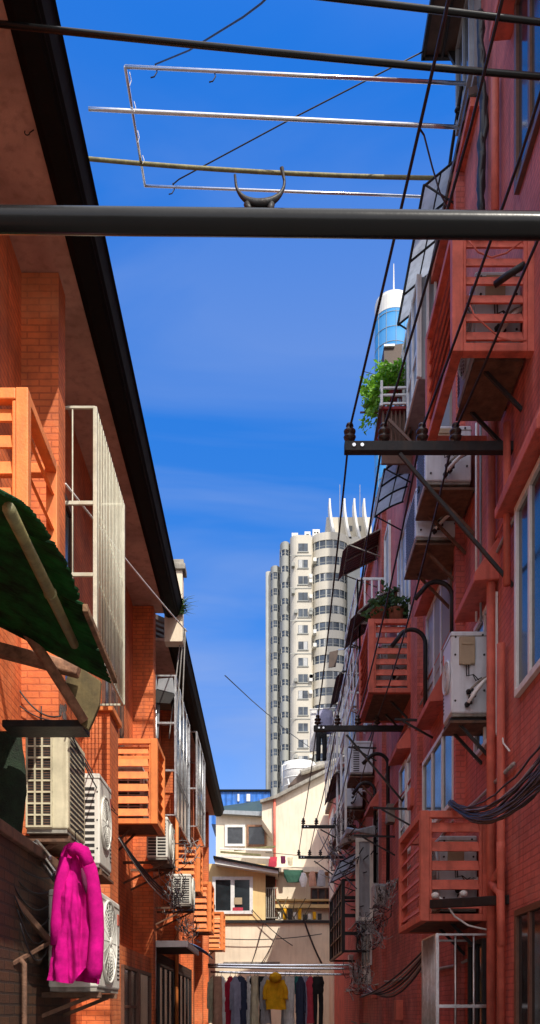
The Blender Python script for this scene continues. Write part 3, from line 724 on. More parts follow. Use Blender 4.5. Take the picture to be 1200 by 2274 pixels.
wire('thin wire rising from the clothes rack corner to the top edge',[V(345,143,9.7),V(420,112,8.9),V(540,38,7.6),V(580,8,7.2),V(660,-70,6.6)],.008)
wire('thin wire running diagonally from the far rod of the rack to the upper right awning',[V(384,410,11.2),V(398,398,11.1),V(640,268,10.6),V(860,155,10.3),V(945,112,10.3)],.008)
wire('thin wire crossing the sky in front of the tower block',[V(500,1500,60),V(560,1556,70),V(640,1625,85),V(700,1668,100)],.035)

# ------------------------------------------------------------------ house on the right
t=thing('terrace_house','long red painted brick terrace house in shade filling the right side of the lane','house',(5,19,-1.6)); TR=t
MB().box(XR,8,4,26.6,-1.6,9.6).build('wall','red_brick',t)
MB().box(XR+.012,8,4,9.55,9.604,12.2).build('attic_wall','red_brick',t)
MB().box(XR-.10,8,9.56,26.6,9.605,9.70).build('cornice','red_paint',t)
MB().prism([(XR-.12,9.56,9.72),(8,9.56,11.6),(8,9.56,11.72),(XR-.12,9.56,9.80)],(0,17.0,0)).build('roof','roof',t)
for (a,b,z0,z1,x) in ((10.3,10.42,-1.6,9.6,2.14),(13.1,13.7,-1.6,9.6,2.16),(17.2,17.7,-1.6,9.6,2.16),(21.5,22.0,-1.6,9.6,2.16)):
    MB().box(x,XR+.05,a,b,z0,z1-.004).build('pilaster','red_brick',t)
def hood(d0,d1,z,out=.24,h=.42):
    MB().prism([(XR+.02,d0,z),(XR-out,d0,z-.02),(XR-out,d0,z+.06),(XR+.02,d0,z+h)],(0,d1-d0,0)).build('window_hood','red_plaster',TR,bevel=.01)
hood(7.0,8.30,4.55,.16,.5); hood(8.75,9.72,4.20,.24,.45); hood(11.4,12.65,5.55,.2,.4); hood(11.3,12.5,3.9,.22,.5); hood(14.2,15.2,4.15,.22,.4); hood(18,19,4.1,.22,.4); hood(7.0,8.35,9.0,.2,.5)
window(t,XR,-1,7.2,8.06,2.8,4.5,1,0,'white','glass',.06)
window(t,XR,-1,7.2,8.06,-1.0,.9,1,0,'brownframe','glass',.06)
window(t,XR,-1,7.2,8.06,7.3,9.0,1,0,'brownframe','glass',.06)
window(t,XR,-1,8.8,9.66,2.7,4.1,1,0,'white','glass',.05)
window(t,XR,-1,10.75,12.9,2.48,3.55,2,0,'white','glass',.06)
window(t,XR,-1,11.5,12.6,4.2,5.5,1,0,'white','curtain',.05)
window(t,XR,-1,13.75,14.35,2.5,4.0,0,3,'white','curtain',.05)
window(t,XR,-1,14.5,15.2,2.0,4.05,0,3,'white','glass_dim',.05)
window(t,XR,-1,18,19,2.0,4.05,1,0,'white','glass_dim',.05)
window(t,XR,-1,13.8,15.4,6.15,7.9,3,0,'white','curtain',.06)
window(t,XR,-1,18,20.8,6.4,8.4,3,1,'white','curtain',.05)
window(t,XR,-1,23,25.8,6.0,8.2,3,1,'white','glass_dim',.05)
window(t,XR,-1,19.5,21.3,1.0,3.0,2,1,'white','glass_dim',.05)
MB().box(XR-.03,XR+.02,11.0,12.0,4.3,7.6).build('plaster_patch','tower_grey',t)
for (px,y0,y1,r,m) in ((1091,930,2300,.045,'red_paint'),(1113,1430,2300,.04,'red_paint'),(1100,170,470,.04,'red_paint'),(1126,940,1300,.035,'red_paint'),(1068,940,1380,.013,'skyl'),(1058,940,1380,.012,'white')):
    d=(XR-.06)*F/(px-VX); MB().tube([(XR-.06,d,ZZ(y0,d)),(XR-.06,d,ZZ(y1,d))],r,10).build('downpipe',m,t,smooth=True)
d=9.0; MB().tube([V(1113,1870,8.45),V(1113,1930,8.45),V(1092,1962,8.75),V(1092,2010,8.8)],.042,10).build('downpipe','red_paint',t,smooth=True)
MB().tube([V(1092,1962,8.7),V(1112,1985,8.4),V(1114,2100,8.4)],.04,10).build('downpipe','red_paint',t,smooth=True)
t2=thing('terrace_house','low plastered house at the far right end of the lane beside the cream gable','house',(5,30,-1.6))
MB().box(XR+.02,7,26.62,33.9,-1.6,7.4).build('wall','red_plaster',t2)
MB().box(XR-.12,7,26.62,33.9,7.4,7.52).build('cornice','grime',t2)
window(t2,XR+.02,-1,28,30,2,4,2,1,'white','glass_dim',.05)
window(t2,XR+.02,-1,28,30.5,5,6.6,2,1,'white','glass_dim',.05)
MB().box(XR-.02,XR+.06,31,33.0,-1.6,7.0).build('plaster_patch','cream',t2)
rn=random.Random(15)
for (z,d0,d1) in ((2.25,8.1,25),(4.45,8.1,20),(4.62,8.3,24),(6.0,11.5,26),(.55,10,26),(3.6,13,26),(-.3,8.2,24)):
    P=[(XR-.015-rn.uniform(0,.02),d0+(d1-d0)*i/24,z+rn.uniform(-.025,.025)) for i in range(25)]
    MB().tube(P,rn.choice((.010,.014,.018)),6).build('conduit',rn.choice(('wire','greywire','red_paint')),t,smooth=True)
for k in range(12):
    d=rn.uniform(10,24); z=rn.uniform(-.5,7.5); w=rn.uniform(.15,.35); h=rn.uniform(.2,.4)
    MB().box(XR-rn.uniform(.08,.16),XR+.01,d,d+w,z,z+h).build('junction_box',rn.choice(('grime','skyl','ac','red_paint')),t,bevel=.01)
for k in range(9):
    d=rn.uniform(12,25); z=rn.uniform(.5,7.5); l=rn.uniform(.4,.8)
    MB().bar((XR,d,z),(XR-l,d,z+.02),.03,.03).bar((XR,d,z-.45*l),(XR-l*.8,d,z),.025,.025).build('wall_arm','iron',t)
window(t,XR,-1,16.5,17.15,7.4,9.0,0,0,'white','curtain',.05)
# attic: grey window room with dark awning
MB().box(XR-.06,XR+2,9.56,10.35,9.92,11.25).build('attic_room','skyl',t)
window(t,XR-.06,-1,9.6,10.3,10.0,11.0,1,0,'skyl','glass_dim',.05)

t=thing('awning','dark brown flat awning at the very top right over the grey attic window','awning',(2,9.7,11))
MB().box(1.80,2.2,8.9,10.36,11.0,11.03).build('panel','brownsheet',t)
MB().box(1.78,2.22,10.36,10.40,10.97,11.05).box(1.76,1.80,8.9,10.4,10.97,11.05).box(1.98,2.01,8.9,10.36,10.97,11.0).box(1.8,2.2,9.6,9.64,10.965,10.998).build('frame','iron',t)
MB().prism([(2.05,10.3,10.98),(2.2,10.3,10.98),(2.2,10.3,10.7)],(0,.04,0)).build('bracket','iron',t)

louvre('big red louvred balcony box high on the right, crossed by black power cables',1.55,2.26,7.6,8.92,5.57,6.66,'red_paint',6,7,floor=False)
louvre('red louvred balcony box with two pots of plants growing on top',1.55,2.26,14.0,15.5,4.95,6.10,'red_paint',6,8)
louvre('red louvred balcony box low on the right with a thick black cable above it',1.55,2.26,9.2,10.76,.92,2.05,'red_paint',5,6)

# things in the balconies on the right
ac('air conditioner inside the big upper right louvred box',1.80,2.20,7.85,8.6,5.72,6.45,'panel','acblue',bm='iron',tray=True)
ac('air conditioner inside the low right louvred box',1.80,2.20,9.5,10.4,1.05,1.85,'panel','acblue',bm='iron')
ac('air conditioner inside the louvred box below the potted plants',1.80,2.20,14.3,15.2,5.08,5.85,'panel','acblue',bm='iron')
ac('beige air conditioner inside the second orange louvred box on the left',-1.80,-2.2,12.85,13.4,2.75,3.5,'rungs','ac')
ac('white air conditioner inside the far middle orange louvred box on the left',-1.75,-2.2,24.7,25.5,2.3,3.2,'rungs','ac')
ac('white air conditioner inside the farthest orange louvred box on the left',-1.75,-2.2,31.3,32.0,2.25,3.15,'rungs','ac')

# power line crossarms
def crossarm(label,px0,px1,py,d,ins,brace,hh=.09):
    t=thing('crossarm',label,'crossarm',V((px0+px1)/2,py,d),'power line crossarms on the right house')
    z=ZZ(py,d); x0=XX(px0,d); x1=XR+.03
    MB().box(x0,x1,d-.04,d+.04,z-hh/2,z+hh/2).build('arm','iron',t,bevel=.006)
    for px in ins:
        x=XX(px,d)
        k=MB().lathe((x,d,z+hh/2),[(.016,0),(.016,.03),(.05,.035),(.058,.055),(.035,.07),(.032,.085),(.052,.09),(.056,.11),(.03,.135),(.028,.15),(.036,.155),(.03,.175),(.012,.185)],14)
        k.build('insulator','ceramic',t,smooth=True)
    p=V(brace[0],brace[1],d-.03); q=Vector((XR,d-.03,ZZ(brace[3],d)))
    MB().bar(p,q,.03,.03).build('brace','iron',t)
    bo=MB()
    for k in (0,1): bo.lathe((x0+.085+.075*k,d-.041,z),[(.017,-.012),(.017,.006)],8,'y')
    bo.chunk(2,'bolt','chrome',t)
    return [Vector((XX(px,d),d,z+hh/2+.13)) for px in ins]
I1=crossarm('largest and nearest iron crossarm with four insulators beside the bright green plant',765,1138,995,8.28,(777,853,938,1012),(888,1008,0,1305))
I2=crossarm('iron crossarm with insulators in front of the hanging dark trousers',697,895,1618,15.0,(706,750,795,838),(770,1632,0,1782))
I3=crossarm('far iron crossarm against the cream gable wall, the upper one of two',670,790,1836,23.2,(674,703,745,770),(712,1842,0,1885),.08)
I4=crossarm('far iron crossarm just below another in front of the cream gable wall',663,785,1904,26.5,(664,688,712,735),(698,1912,0,1962),.08)
near=[(V(985,50,5.2),V(1050,-240,4.0)),(V(1045,285,6.3),V(1180,-260,4.6)),(V(1157,345,6.0),V(1330,-200,4.0)),(V(1155,624,6.9),V(1270,360,5.4))]
for k in range(4):
    n=near[k]; 
    P=[n[1],n[0]]+[n[0].lerp(I1[k],i/6)-Vector((0,0,.02*math.sin(PI*i/6))) for i in range(1,7)]
    P=[Vector(p) for p in P]
    mb=MB().tube(P,.011,6)
    mb.tube(catenary(I1[k],I2[k],.12+.03*k),.011,6); mb.tube(catenary(I2[k],I3[k],.12+.05*(k%2)),.011,6); mb.tube(catenary(I3[k],I4[k],.02),.012,6)
    names=['outermost power cable on the right, nearest the middle of the lane','second power cable from the middle, passing the grey awnings on the right','third power cable, crossing the left corner of the big red louvred box','power cable closest to the right wall, crossing the big red slats']
    tag(mb.build('power_cable','wire',smooth=True),names[k],'cable','overhead power cables along the right side')
wire('short loose cable hanging in a V from the outermost power cable at the rack',[V(934,288,8.2),V(942,300,8.4),V(960,370,9.0),V(978,430,9.6),V(998,468,10)],.009)
wire('loose cable looping inside the upper right louvred box',[V(1040,532,7.5),V(1062,560,7.52),V(1092,572,7.52),V(1125,562,7.52),V(1160,535,7.5)],.007,'red_paint')
wire('dark red cable sagging across the upper right louvred box',[V(1044,678,7.52),V(1055,702,7.52),V(1085,728,7.52),V(1110,750,7.52),V(1140,757,7.52),V(1170,756,7.5)],.007,'red_paint')

# standing black bundle on the right wall near the top
rn=random.Random(8); b=MB()
for k in range(5):
    pts=[]
    for i in range(15):
        y=30+i*32; d=(XR-.07)*F/(1069-VX); p=V(1069+rn.uniform(-4,4)+(6 if i in (6,7,8) else 0),y,d); p.y+=rn.uniform(-.03,.03); pts.append(p)
    b.tube(pts,.030,7)
tag(b.build('cable_bundle','wire',smooth=True),'thick rough black cable bundle standing upright on the right wall near the top','cables')
b=MB()
rn=random.Random(33)
for k in range(20):
    P=catenary(V(1290,1520+7*k,5.0),V(1000+rn.uniform(-4,8),1780+rn.uniform(-3,8),9.35),.24+rn.uniform(0,.16),20)
    P=[p+Vector((rn.uniform(-.006,.006),rn.uniform(-.01,.01),rn.uniform(-.006,.006))) for p in P]
    b.tube(P,rn.choice((.008,.011,.014)),6,1 if k in (4,) else 0)
tag(b.build('cable_bundle',['wire','greywire'],smooth=True),'thick sagging black cable bundle at the right edge below the white air conditioner','cables')
wire('thin white cable looping down from the white air conditioner to the thick bundle',[V(1108,1512,8.7),V(1115,1560,8.5),V(1110,1590,8.5),V(1118,1650,8.4),V(1132,1668,8.2)],.009,'white')
wire('thick black pipe end poking into the upper right louvred box',[V(1165,588,7.2),V(1130,610,7.3),V(1100,632,7.4)],.028,'iron',name='pipe',cat='pipe')

# gooseneck vent pipes
def goose(label,pxr,ytop,ybot,pxl,yl,r=.03):
    d=(XR-.07)*F/(pxr-VX); x1=XR-.07; xl=XX(pxl,d); rad=(x1-xl)*.42
    zt=ZZ(ytop,d)-rad
    P=[(x1,d,ZZ(ybot,d)),(x1,d,zt)]+arc((x1-rad,d,zt),rad,0,PI*.72,10,(1,0,0),(0,0,1))[1:]+[(xl,d,ZZ(yl,d))]
    tag(MB().tube(P,r,10).build('vent_pipe','iron',smooth=True),label,'pipe','gooseneck vent pipes on the right house')
goose('black gooseneck pipe behind the top of the near white air conditioner on the right',1005,1292,1410,922,1330,.028)
goose('black gooseneck pipe in front of the louvred box with potted plants',945,1398,1600,870,1436,.030)
goose('black gooseneck pipe under the second nearest crossarm',862,1674,1960,806,1696,.034)
goose('black gooseneck pipe beside the small grey far air conditioner',833,1738,1960,784,1764,.034)

# air conditioners on the right
ac('white air conditioner with tan valve cover at the right, above the thick black cable',1.84,2.215,9.1,9.5,2.98,3.84,'panel','acblue',tray=True,bm='iron')
ac('upper grey air conditioner of two stacked behind the nearest crossarm',1.69,2.19,9.72,10.3,5.69,6.32,'panel','acblue',tray=True,fan=False)
ac('lower grey air conditioner of two stacked behind the nearest crossarm',1.69,2.19,10.35,11.15,5.42,6.02,'panel','acblue',tray=True,fan=False)
ac('small grey air conditioner far along the right wall beside a gooseneck pipe',1.72,2.15,20.6,21.6,4.65,5.5,'panel','acblue',tray=True)
# rusty supports seen from underneath
t=thing('support_shelf','rusty brown shelf under the two stacked grey air conditioners','shelf',V(985,1130,10))
MB().prism([V(938,1097,10.2),V(1058,1090,10.2),V(1040,1155,11.3),V(935,1160,11.3)],(0,0,.03)).build('upper_plate','rust',t)
MB().prism([V(912,1200,11.4),V(990,1198,11.4),V(975,1240,12.4),V(908,1242,12.4)],(0,0,.03)).build('lower_plate','rust',t)
MB().bar(V(928,1088,10.1),V(1062,1088,10.1),.05,.05).bar(V(905,1190,11.3),V(1050,1190,11.3),.05,.05).bar(V(900,1243,12.4),V(1015,1243,12.4),.05,.05).bar(V(960,1248,12.3),V(1018,1276,11.2),.04,.04).bar(V(990,1200,11.3),V(1048,1236,10.4),.04,.04).build('angle_iron','iron',t)

# awnings on the right
def awning(label,din0,din1,xo,zi,zo,panel,nb,frame='iron',drop=0,grp='awnings over windows of the right house',curve=0.0):
    t=thing('awning',label,'awning',((xo+XR)/2,(din0+din1)/2,zo),grp)
    fn=lambda u,v: Vector((XR-.01+(xo-XR)*v, din0+(din1-din0)*u, zi+(zo-zi)*v+curve*math.sin(PI*v)))
    MB().sheet(fn,8,10).build('panel',panel,t,solid=0 if panel=='polycarb' else .006)
    f=MB()
    for i in range(nb+1):
        u=i/nb; f.tube([fn(u,k/8)+Vector((0,0,-.012)) for k in range(9)],.016,6)
    f.tube([fn(0,1),fn(1,1)],.018,6).tube([fn(0,.04),fn(1,.04)],.016,6).tube([fn(0,.5)-Vector((0,0,.012)),fn(1,.5)-Vector((0,0,.012))],.010,6)
    for u in (0.0,1.0):
        f.tube([fn(u,.98),(XR,din0+(din1-din0)*u,zo-.25)],.013,6)
    f.build('frame',frame,t,smooth=True)
    if drop:
        MB().sheet(lambda u,v: fn(u,1)+Vector((-.10*v,.02*math.sin(u*9)*v,-drop*v)),8,3).build('valance',panel,t,solid=0 if panel=='polycarb' else .006)
    return t
awning('grey polycarbonate awning just below the thick black pole on the right',10.6,12.75,1.84,10.05,9.72,'polycarb',4)
awning('grey polycarbonate awning behind the nearest crossarm',13.6,14.9,1.76,8.44,8.18,'polycarb',3,drop=.30,curve=.03)
awning('small maroon awning in front of the tower crown',17.4,18.6,1.54,9.35,9.0,'maroon',2,'grime',drop=.12)
awning('dark awning above the potted plants on the right',15.3,16.6,1.50,7.2,6.75,'maroon',2,'grime',drop=.1,curve=.08)
awning('far maroon awning left of the louvred box with plants',20.5,22.6,1.64,8.2,7.7,'maroon',2,'grime',drop=.12)
t=thing('signboard','small dark brown roof box left of the bright green plant','box',V(905,790,13.4))
MB().prism([V(853,768,13.5),V(903,762,13.5),V(900,830,13.5),V(854,845,13.5)],(0,.5,0)).build('casing','brownsheet',t)
MB().bar(V(853,768,13.48),V(877,767,13.48),.03,.03).build('edge','white',t)

# enclosed glazed balcony behind the green plant
t=thing('glazed_balcony','grey and white glazed balcony enclosure behind the bright green plant','balcony',V(925,850,13))
MB().box(1.98,2.22,11.9,14.0,8.35,9.70).build('panel','skyl',t)
f=MB()
for y in (11.88,12.3,12.72,13.14,13.58,14.0): f.box(1.95,1.98,y-.03,y+.03,8.35,9.7)
for z in (8.36,8.75,9.66): f.box(1.955,1.98,11.9,14.0,z-.03,z+.03)
for x in (2.0,2.1,2.2): f.box(x-.02,x+.015,11.86,11.9,8.35,9.7)
f.build('frame','white',t,bevel=.004)

# plant rack
t=thing('plant_rack','white barred plant rack with red pots hanging high on the right','plant rack',V(890,900,12.9))
d=12.9
f=MB()
for y in (862,878,897): f.bar(V(846,y,d),V(935,y-2,d),.03,.028); f.bar(V(846,y,d),V(838,y+18,d+1.1),.025,.028)
f.bar(V(848,846,d),V(848,902,d),.035,.035); f.bar(V(934,850,d),V(934,902,d),.03,.03)
f.bar(V(846,897,d),V(838,925,d+1.1),.03,.03)
f.build('frame','white',t,bevel=.004)
MB().box(XX(848,d),2.2,d+.02,d+1.1,ZZ(902,d)-.02,ZZ(900,d)).build('tray','redpot',t)
f=MB()
for k in range(9): x=XX(852+k*9.5,d); f.box(x-.01,x+.012,d+.06,d+.1,ZZ(985,d),ZZ(905,d))
f.bar(V(864,932,d),V(920,988,d-.1),.035,.035).bar(V(925,905,d),V(900,985,d),.03,.03).bar(V(845,905,d),V(832,985,d+.6),.03,.03).bar(V(800,916,d+.4),V(850,915,d+.4),.02,.02)
f.box(XX(850,d),XX(918,d),d+.12,d+.16,ZZ(1018,d),ZZ(908,d))
f.build('support','brownframe',t)
for px in (868,905):
    po=MB().lathe(V(px,893,d+.35),[(.09,0),(.12,.16),(.135,.17),(.13,.18),(.05,.17)],14); po.build('pot','redpot',t,smooth=True)
t=thing('potted_plant','bright green bushy plant spilling out of the white rack on the right','plant',V(865,890,13.2))
rn=random.Random(21); lf=MB()
for (px,py,rx,rz,n) in ((862,850,.22,.20,260),(888,832,.22,.13,220),(830,880,.17,.20,200),(815,872,.10,.16,70),(845,905,.14,.15,110),(905,850,.12,.10,80),(816,930,.09,.10,34),(845,838,.14,.10,100)):
    lf.leaves(V(px,py,13.2),(rx,.3,rz),n,.085,rn)
lf.build('foliage','leaf',t)
s=MB()
for k in range(16):
    p=V(rn.choice((868,890)),885,13.25); q=V(rn.uniform(805,910),rn.uniform(822,925),13.2); s.tube([p,p.lerp(q,.5)+Vector((0,0,.12)),q],.006,4)
s.build('stem','stem',t)
t=thing('potted_plant','straggly dark green plant on top of the red louvred box','plant',V(865,1375,14.5))
lf=MB()
for (px,py,rx,rz,n) in ((850,1345,.22,.10,150),(885,1350,.22,.14,150),(830,1362,.14,.08,60),(905,1362,.12,.12,60),(865,1320,.2,.08,50)):
    lf.leaves(V(px,py,14.4),(rx,.35,rz),n,.085,rn)
lf.build('foliage','leafdark',t)
s=MB()
for k in range(30):
    p=V(rn.uniform(835,900),1372,14.4); q=p+Vector((rn.uniform(-.3,.25),rn.uniform(-.2,.2),rn.uniform(.12,.4))); s.tube([p,p.lerp(q,.5)+Vector((0,0,.08)),q],.005,4)
s.build('stem','stem',t)
for px in (840,880): MB().lathe(V(px,1378,14.4),[(.10,0),(.14,.15),(.15,.17),(.05,.15)],14).build('pot','clay',t,smooth=True)

# white railings farther right
def railing(label,xo,d0,d1,z0,z1,n):
    t=thing('railing',label,'railing',(xo,(d0+d1)/2,z0),'white balcony railings far on the right')
    f=MB()
    for z in (z0,z1,(z0+z1)/2): f.bar((xo,d0,z),(xo,d1,z),.035,.045)
    f.bar((xo,d0,z1),(XR,d0,z1),.035,.045).bar((xo,d0,z0),(XR,d0,z0),.035,.045)
    f.build('rail','white',t,bevel=.004)
    b=MB()
    for i in range(n+1): b.bar((xo,d0+(d1-d0)*i/n,z0),(xo,d0+(d1-d0)*i/n,z1),.03,.03)
    for i in range(4): b.bar((xo+(XR-xo)*i/4,d0,z0),(xo+(XR-xo)*i/4,d0,z1),.03,.03)
    b.chunk(n+5,'baluster','white',t)
railing('white railing left of the red louvred box with plants',1.62,16.0,20.3,5.95,6.9,7)
railing('white railing between the maroon awnings, upper of the two far ones',1.70,17.2,20.0,7.3,8.25,5)
railing('white railing high up behind the hanging grey shirt',1.70,22.5,27,6.2,7.6,6)
t=thing('notice_panel','small brown tilted panel sticking out beside the far white railing','panel',V(742,1462,22)); 
MB().prism([V(732,1448,22),V(752,1443,22),V(746,1480,22),V(730,1482,22)],(0,.04,0)).build('board','brownsheet',t)
MB().bar(V(752,1443,22),V(800,1436,21),.03,.03).build('arm','white',t)

ac('small white air conditioner high on the far right wall left of the crown',1.72,2.2,19.0,19.9,5.0,5.7,'slots','acblue',tray=True)
ac('small white air conditioner under the far white railings on the right',1.75,2.2,24.2,25.2,4.6,5.3,'rungs','ac',tray=True)
awning('grey sheet awning low on the far right above the black iron cage',19.2,22.4,1.55,3.55,3.2,'polycarb',3,'iron',drop=.15)
awning('brown sheet awning on the far right wall beside the second crossarm brace',21.5,24.5,1.62,6.1,5.7,'brownsheet',3,'grime',drop=.12)
t=thing('post_frame','tall white post frame standing off the far right wall','frame',(1.66,20.5,3.9))
f=MB()
for y in (19.4,20.6,21.8): f.bar((1.66,y,3.9),(1.66,y,7.3),.05,.05).bar((1.66,y,7.28),(XR,y,7.28),.04,.04)
for z in (4.6,5.9,7.28): f.bar((1.66,19.4,z),(1.66,21.8,z),.04,.04)
f.build('posts','white',t,bevel=.004)
# laundry pole far right
pole('short white pole with a shirt and dark trousers on it, against the tower',V(688,1576,24),V(775,1570,24),.02,'white')
garment('hanging_shirt','lilac grey shirt hanging before the tower block','shirt',V(722,1576,24),.50,.62,.2,[(0,.35),(.08,.8),(.3,.9),(1,1)],'c_lilac',31,5,.1)
garment('hanging_trousers','black trousers hanging behind the second crossarm','trousers',V(714,1612,23.9),.30,.90,.14,[(0,.8),(.1,.9),(1,.8)],'c_black',32,4,.1)
garment('hanging_towel','pale lilac towel hanging left of the black trousers before the tower','towel',V(697,1577,24.1),.22,1.10,.08,[(0,.8),(1,1)],'c_white',33,4,.1)

# lower right: cages, casement, cabinet, tangles
cage('steel window cage at the bottom right corner under the low louvred box',1.72,XR,9.2,10.0,-.55,.78,9,(.45,),'steel',(.36,.72),r=.010,panel='rust')
window(TR,XR,-1,9.25,9.95,-.6,.75,1,1,'iron','glass',.05)
cage('black iron cage with pale panels far down the right wall',1.62,XR,19.6,23.4,1.3,2.85,4,(.25,.5,.75),'iron',(.5,),r=.02,fr=.05,panel='grime')
t=thing('casement','open white framed casement window standing out from the right wall','window',V(810,2040,17.8))
x0,x1,z0,z1=XX(790,17.8),XX(829,17.8),ZZ(2045,17.8),ZZ(1862,17.8)
MB().box(x0,x0+.07,17.76,17.82,z0,z1).box(x1-.07,x1,17.76,17.82,z0,z1).box(x0+.07,x1-.07,17.762,17.818,z0,z0+.07).box(x0+.07,x1-.07,17.762,17.818,z1-.07,z1).build('frame','ac',t,bevel=.006)
MB().box(x0+.06,x1-.06,17.785,17.795,z0+.06,z1-.06).build('pane','skyl',t)
t=thing('pipe_canopy','grey canopy of bundled pipes above the open casement on the right','canopy',V(800,1860,17.6))
f=MB()
for k in range(6): f.tube([V(755+2*k,1878-8*k+k*k,19.5),V(772,1850-2*k,18.6),V(832,1836+3*k,17.2)],.03,7)
f.build('pipes','skyl',t,smooth=True)
MB().prism([V(760,1862,19),V(832,1840,17.2),V(832,1850,17.2),V(760,1874,19)],(0,.3,0)).build('sheet','grime',t)
t=thing('meter_box','grey metal meter box wrapped in cables right of the open casement','meter box',V(848,2010,15.6))
MB().box(XX(832,15.6),XX(858,15.6),15.6,16.1,ZZ(2010,15.6),ZZ(1962,15.6)).build('casing','skyl',t,bevel=.01)
MB().box(XX(836,15.6),XX(854,15.6),15.57,15.605,ZZ(2005,15.6),ZZ(1968,15.6)).build('door','grime',t,bevel=.005)
tangle('dense tangle of grey cables round the meter box on the right',V(852,2000,15.2),(.22,.7,.36),60,.010,41)
tangle('wiry tangle of cables lower right below the open casement',V(828,2075,15.6),(.34,.9,.48),80,.010,42)
tangle('tangle of hanging cables beside the clothes lines at lower right',V(800,2180,16.5),(.30,.8,.45),60,.011,43)
tangle('small cable tangle on the right wall under the far air conditioner',V(765,1850,21),(.26,1.0,.5),50,.013,44)
tangle('cable tangle on the far right wall next to the cream gable',V(740,1900,25),(.22,1.0,.6),40,.015,45)
b=MB()
for k in range(6): b.tube(catenary(V(800+4*k,2215-5*k,15),V(965,2085+3*k,10),.10+.05*k),.013,6,1 if k%3==1 else 0)
tag(b.build('cable_bundle',['wire','greywire'],smooth=True),'loose cables sweeping up from the tangle to the bottom right cage','cables')
wire('grey cable hanging in a curve under the low right louvred box',[V(975,1992,9.1),V(990,2005,9.1),V(1010,2035,9.1),V(1040,2055,9.05),V(1088,2066,9.0)],.010,'white')
t=thing('lamp_bracket','dark rod holding two white ceramic holders across the low right louvred box','bracket',V(1010,2000,9.1))
MB().bar(V(958,2008,9.12),V(1135,1998,8.4),.06,.09).build('rod','iron',t,bevel=.01)
for px,py in ((967,1990),(1030,1986)): MB().lathe(V(px,py+4,9.05),[(.03,0),(.04,.02),(.04,.04),(.02,.055)],12).build('holder','white',t,smooth=True)
b=MB()
for k in range(14):
    b.tube(catenary(V(700+R.uniform(0,60),1870+R.uniform(-40,150),30),V(780+R.uniform(0,60),1850+R.uniform(-40,200),17),R.uniform(.05,.4),8),.012,5)
tag(b.build('cable_fan','wire',smooth=True),'fan of thin black wires reaching from the right wall to the cream gable','cables')

# ------------------------------------------------------------------ end of the lane
t=thing('gable_house','cream rendered gable house closing the end of the lane','house',(1.5,38,-1.6)); D=34
MB().prism([V(582,1778,D),V(612,1770,D),V(768,1690,D),V(830,1690,D),V(830,2336,D),V(611,2336,D),V(611,1862,D),V(582,1820,D)],(0,8,0)).build('gable_wall','cream',t)
MB().bar(V(578,1781,D-.1),V(612,1771,D-.1),.3,.10).bar(V(612,1771,D-.1),V(770,1690,D-.1),.3,.12).build('verge','grime',t)
MB().tube([V(610,1772,D-.1),V(610,1862,D-.1),V(611,2040,D-.1)],.05,8).build('downpipe','red_paint',t,smooth=True)
MB().prism([V(640,1745,38),V(668,1715,38),V(775,1680,38),V(790,1700,38)],(0,3,0)).build('roof','brownsheet',t)
MB().tube([V(668,1716,37.8),V(770,1682,37.8)],.12,8).build('ridge','grime',t)
fwindow(t,700,714,1935,1965,D,0,'grime','glass_dim')
fwindow(t,690,740,1972,2012,D-.02,2,'brownframe','glass_dim')
MB().box(XX(611,33.6),XX(730,33.6),33.6,34.02,ZZ(1936,33.6),ZZ(1925,33.6)).build('sill','cream',t)
MB().box(XX(612,33.7),XX(735,33.7),33.7,34.02,ZZ(2016,33.7),ZZ(2008,33.7)).box(XX(612,33.7),XX(735,33.7),33.75,34.02,ZZ(2000,33.7),ZZ(1996,33.7)).build('ledge','yellow_cream',t)
# lower wall
t=thing('end_wall','cream lower wall across the end of the lane behind the washing','wall',(0,33,-1.6))
MB().box(XX(440,33),XX(800,33),33.0,33.5,-1.6,ZZ(2044,33)).build('render','cream',t)
MB().box(XX(440,33),XX(800,33),32.9,33.55,ZZ(2050,33),ZZ(2044,33)).build('coping','iron',t)
MB().box(XX(497,33),XX(622,33),32.95,33.0,ZZ(2142,33),ZZ(2136,33)).build('ledge','grime',t)
w=MB(); rn=random.Random(77)
for (p,q) in (((497,2085),(715,2074)),((675,2042),(715,2140)),((585,2050),(560,2136)),((560,2020),(650,2100)),((620,2060),(580,2140))):
    w.tube(catenary(V(*p,32.8),V(*q,32.8),.1,8),.017 if p[0]!=675 else .035,5)
w.build('loose_wire','wire',t)
t=thing('extension','yellow rendered upper room with white window and sloping white roof','house',(-1.4,33,3))
MB().box(XX(440,32.9),XX(590,32.9),32.9,35.4,ZZ(2043,32.9),ZZ(1918,32.9)).build('wall','yellow_cream',t)
fwindow(t,472,562,1947,2030,32.9,1,'white','glass',.12)
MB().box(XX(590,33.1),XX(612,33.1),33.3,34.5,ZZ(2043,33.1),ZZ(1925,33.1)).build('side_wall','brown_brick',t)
MB().prism([V(478,1905,32.4),V(618,1931,32.4),V(618,1940,32.4),V(478,1918,32.4)],(0,2.8,0)).build('roof','white',t)
MB().prism([V(474,1900,32.3),V(620,1928,32.3),V(620,1932,32.3),V(474,1905,32.3)],(0,2.9,0)).build('roof_sheet','gutter',t)
g_=MB()
for k in range(5): g_.bar(V(592+4.5*k,1972,33.0),V(592+4.5*k,2038,33.0),.03,.03)
g_.bar(V(590,1972,33),V(616,1972,33),.04,.04).bar(V(590,2038,33),V(616,2038,33),.04,.04); g_.build('side_bars','grime',t)
it=MB().box(XX(517,32.84),XX(540,32.84),32.835,32.87,ZZ(2022,32.8),ZZ(2015,32.8),0).box(XX(520,32.84),XX(538,32.84),32.835,32.87,ZZ(2008,32.8),ZZ(1993,32.8),1)
it.build('window_clutter',['c_rose','tan'],t)
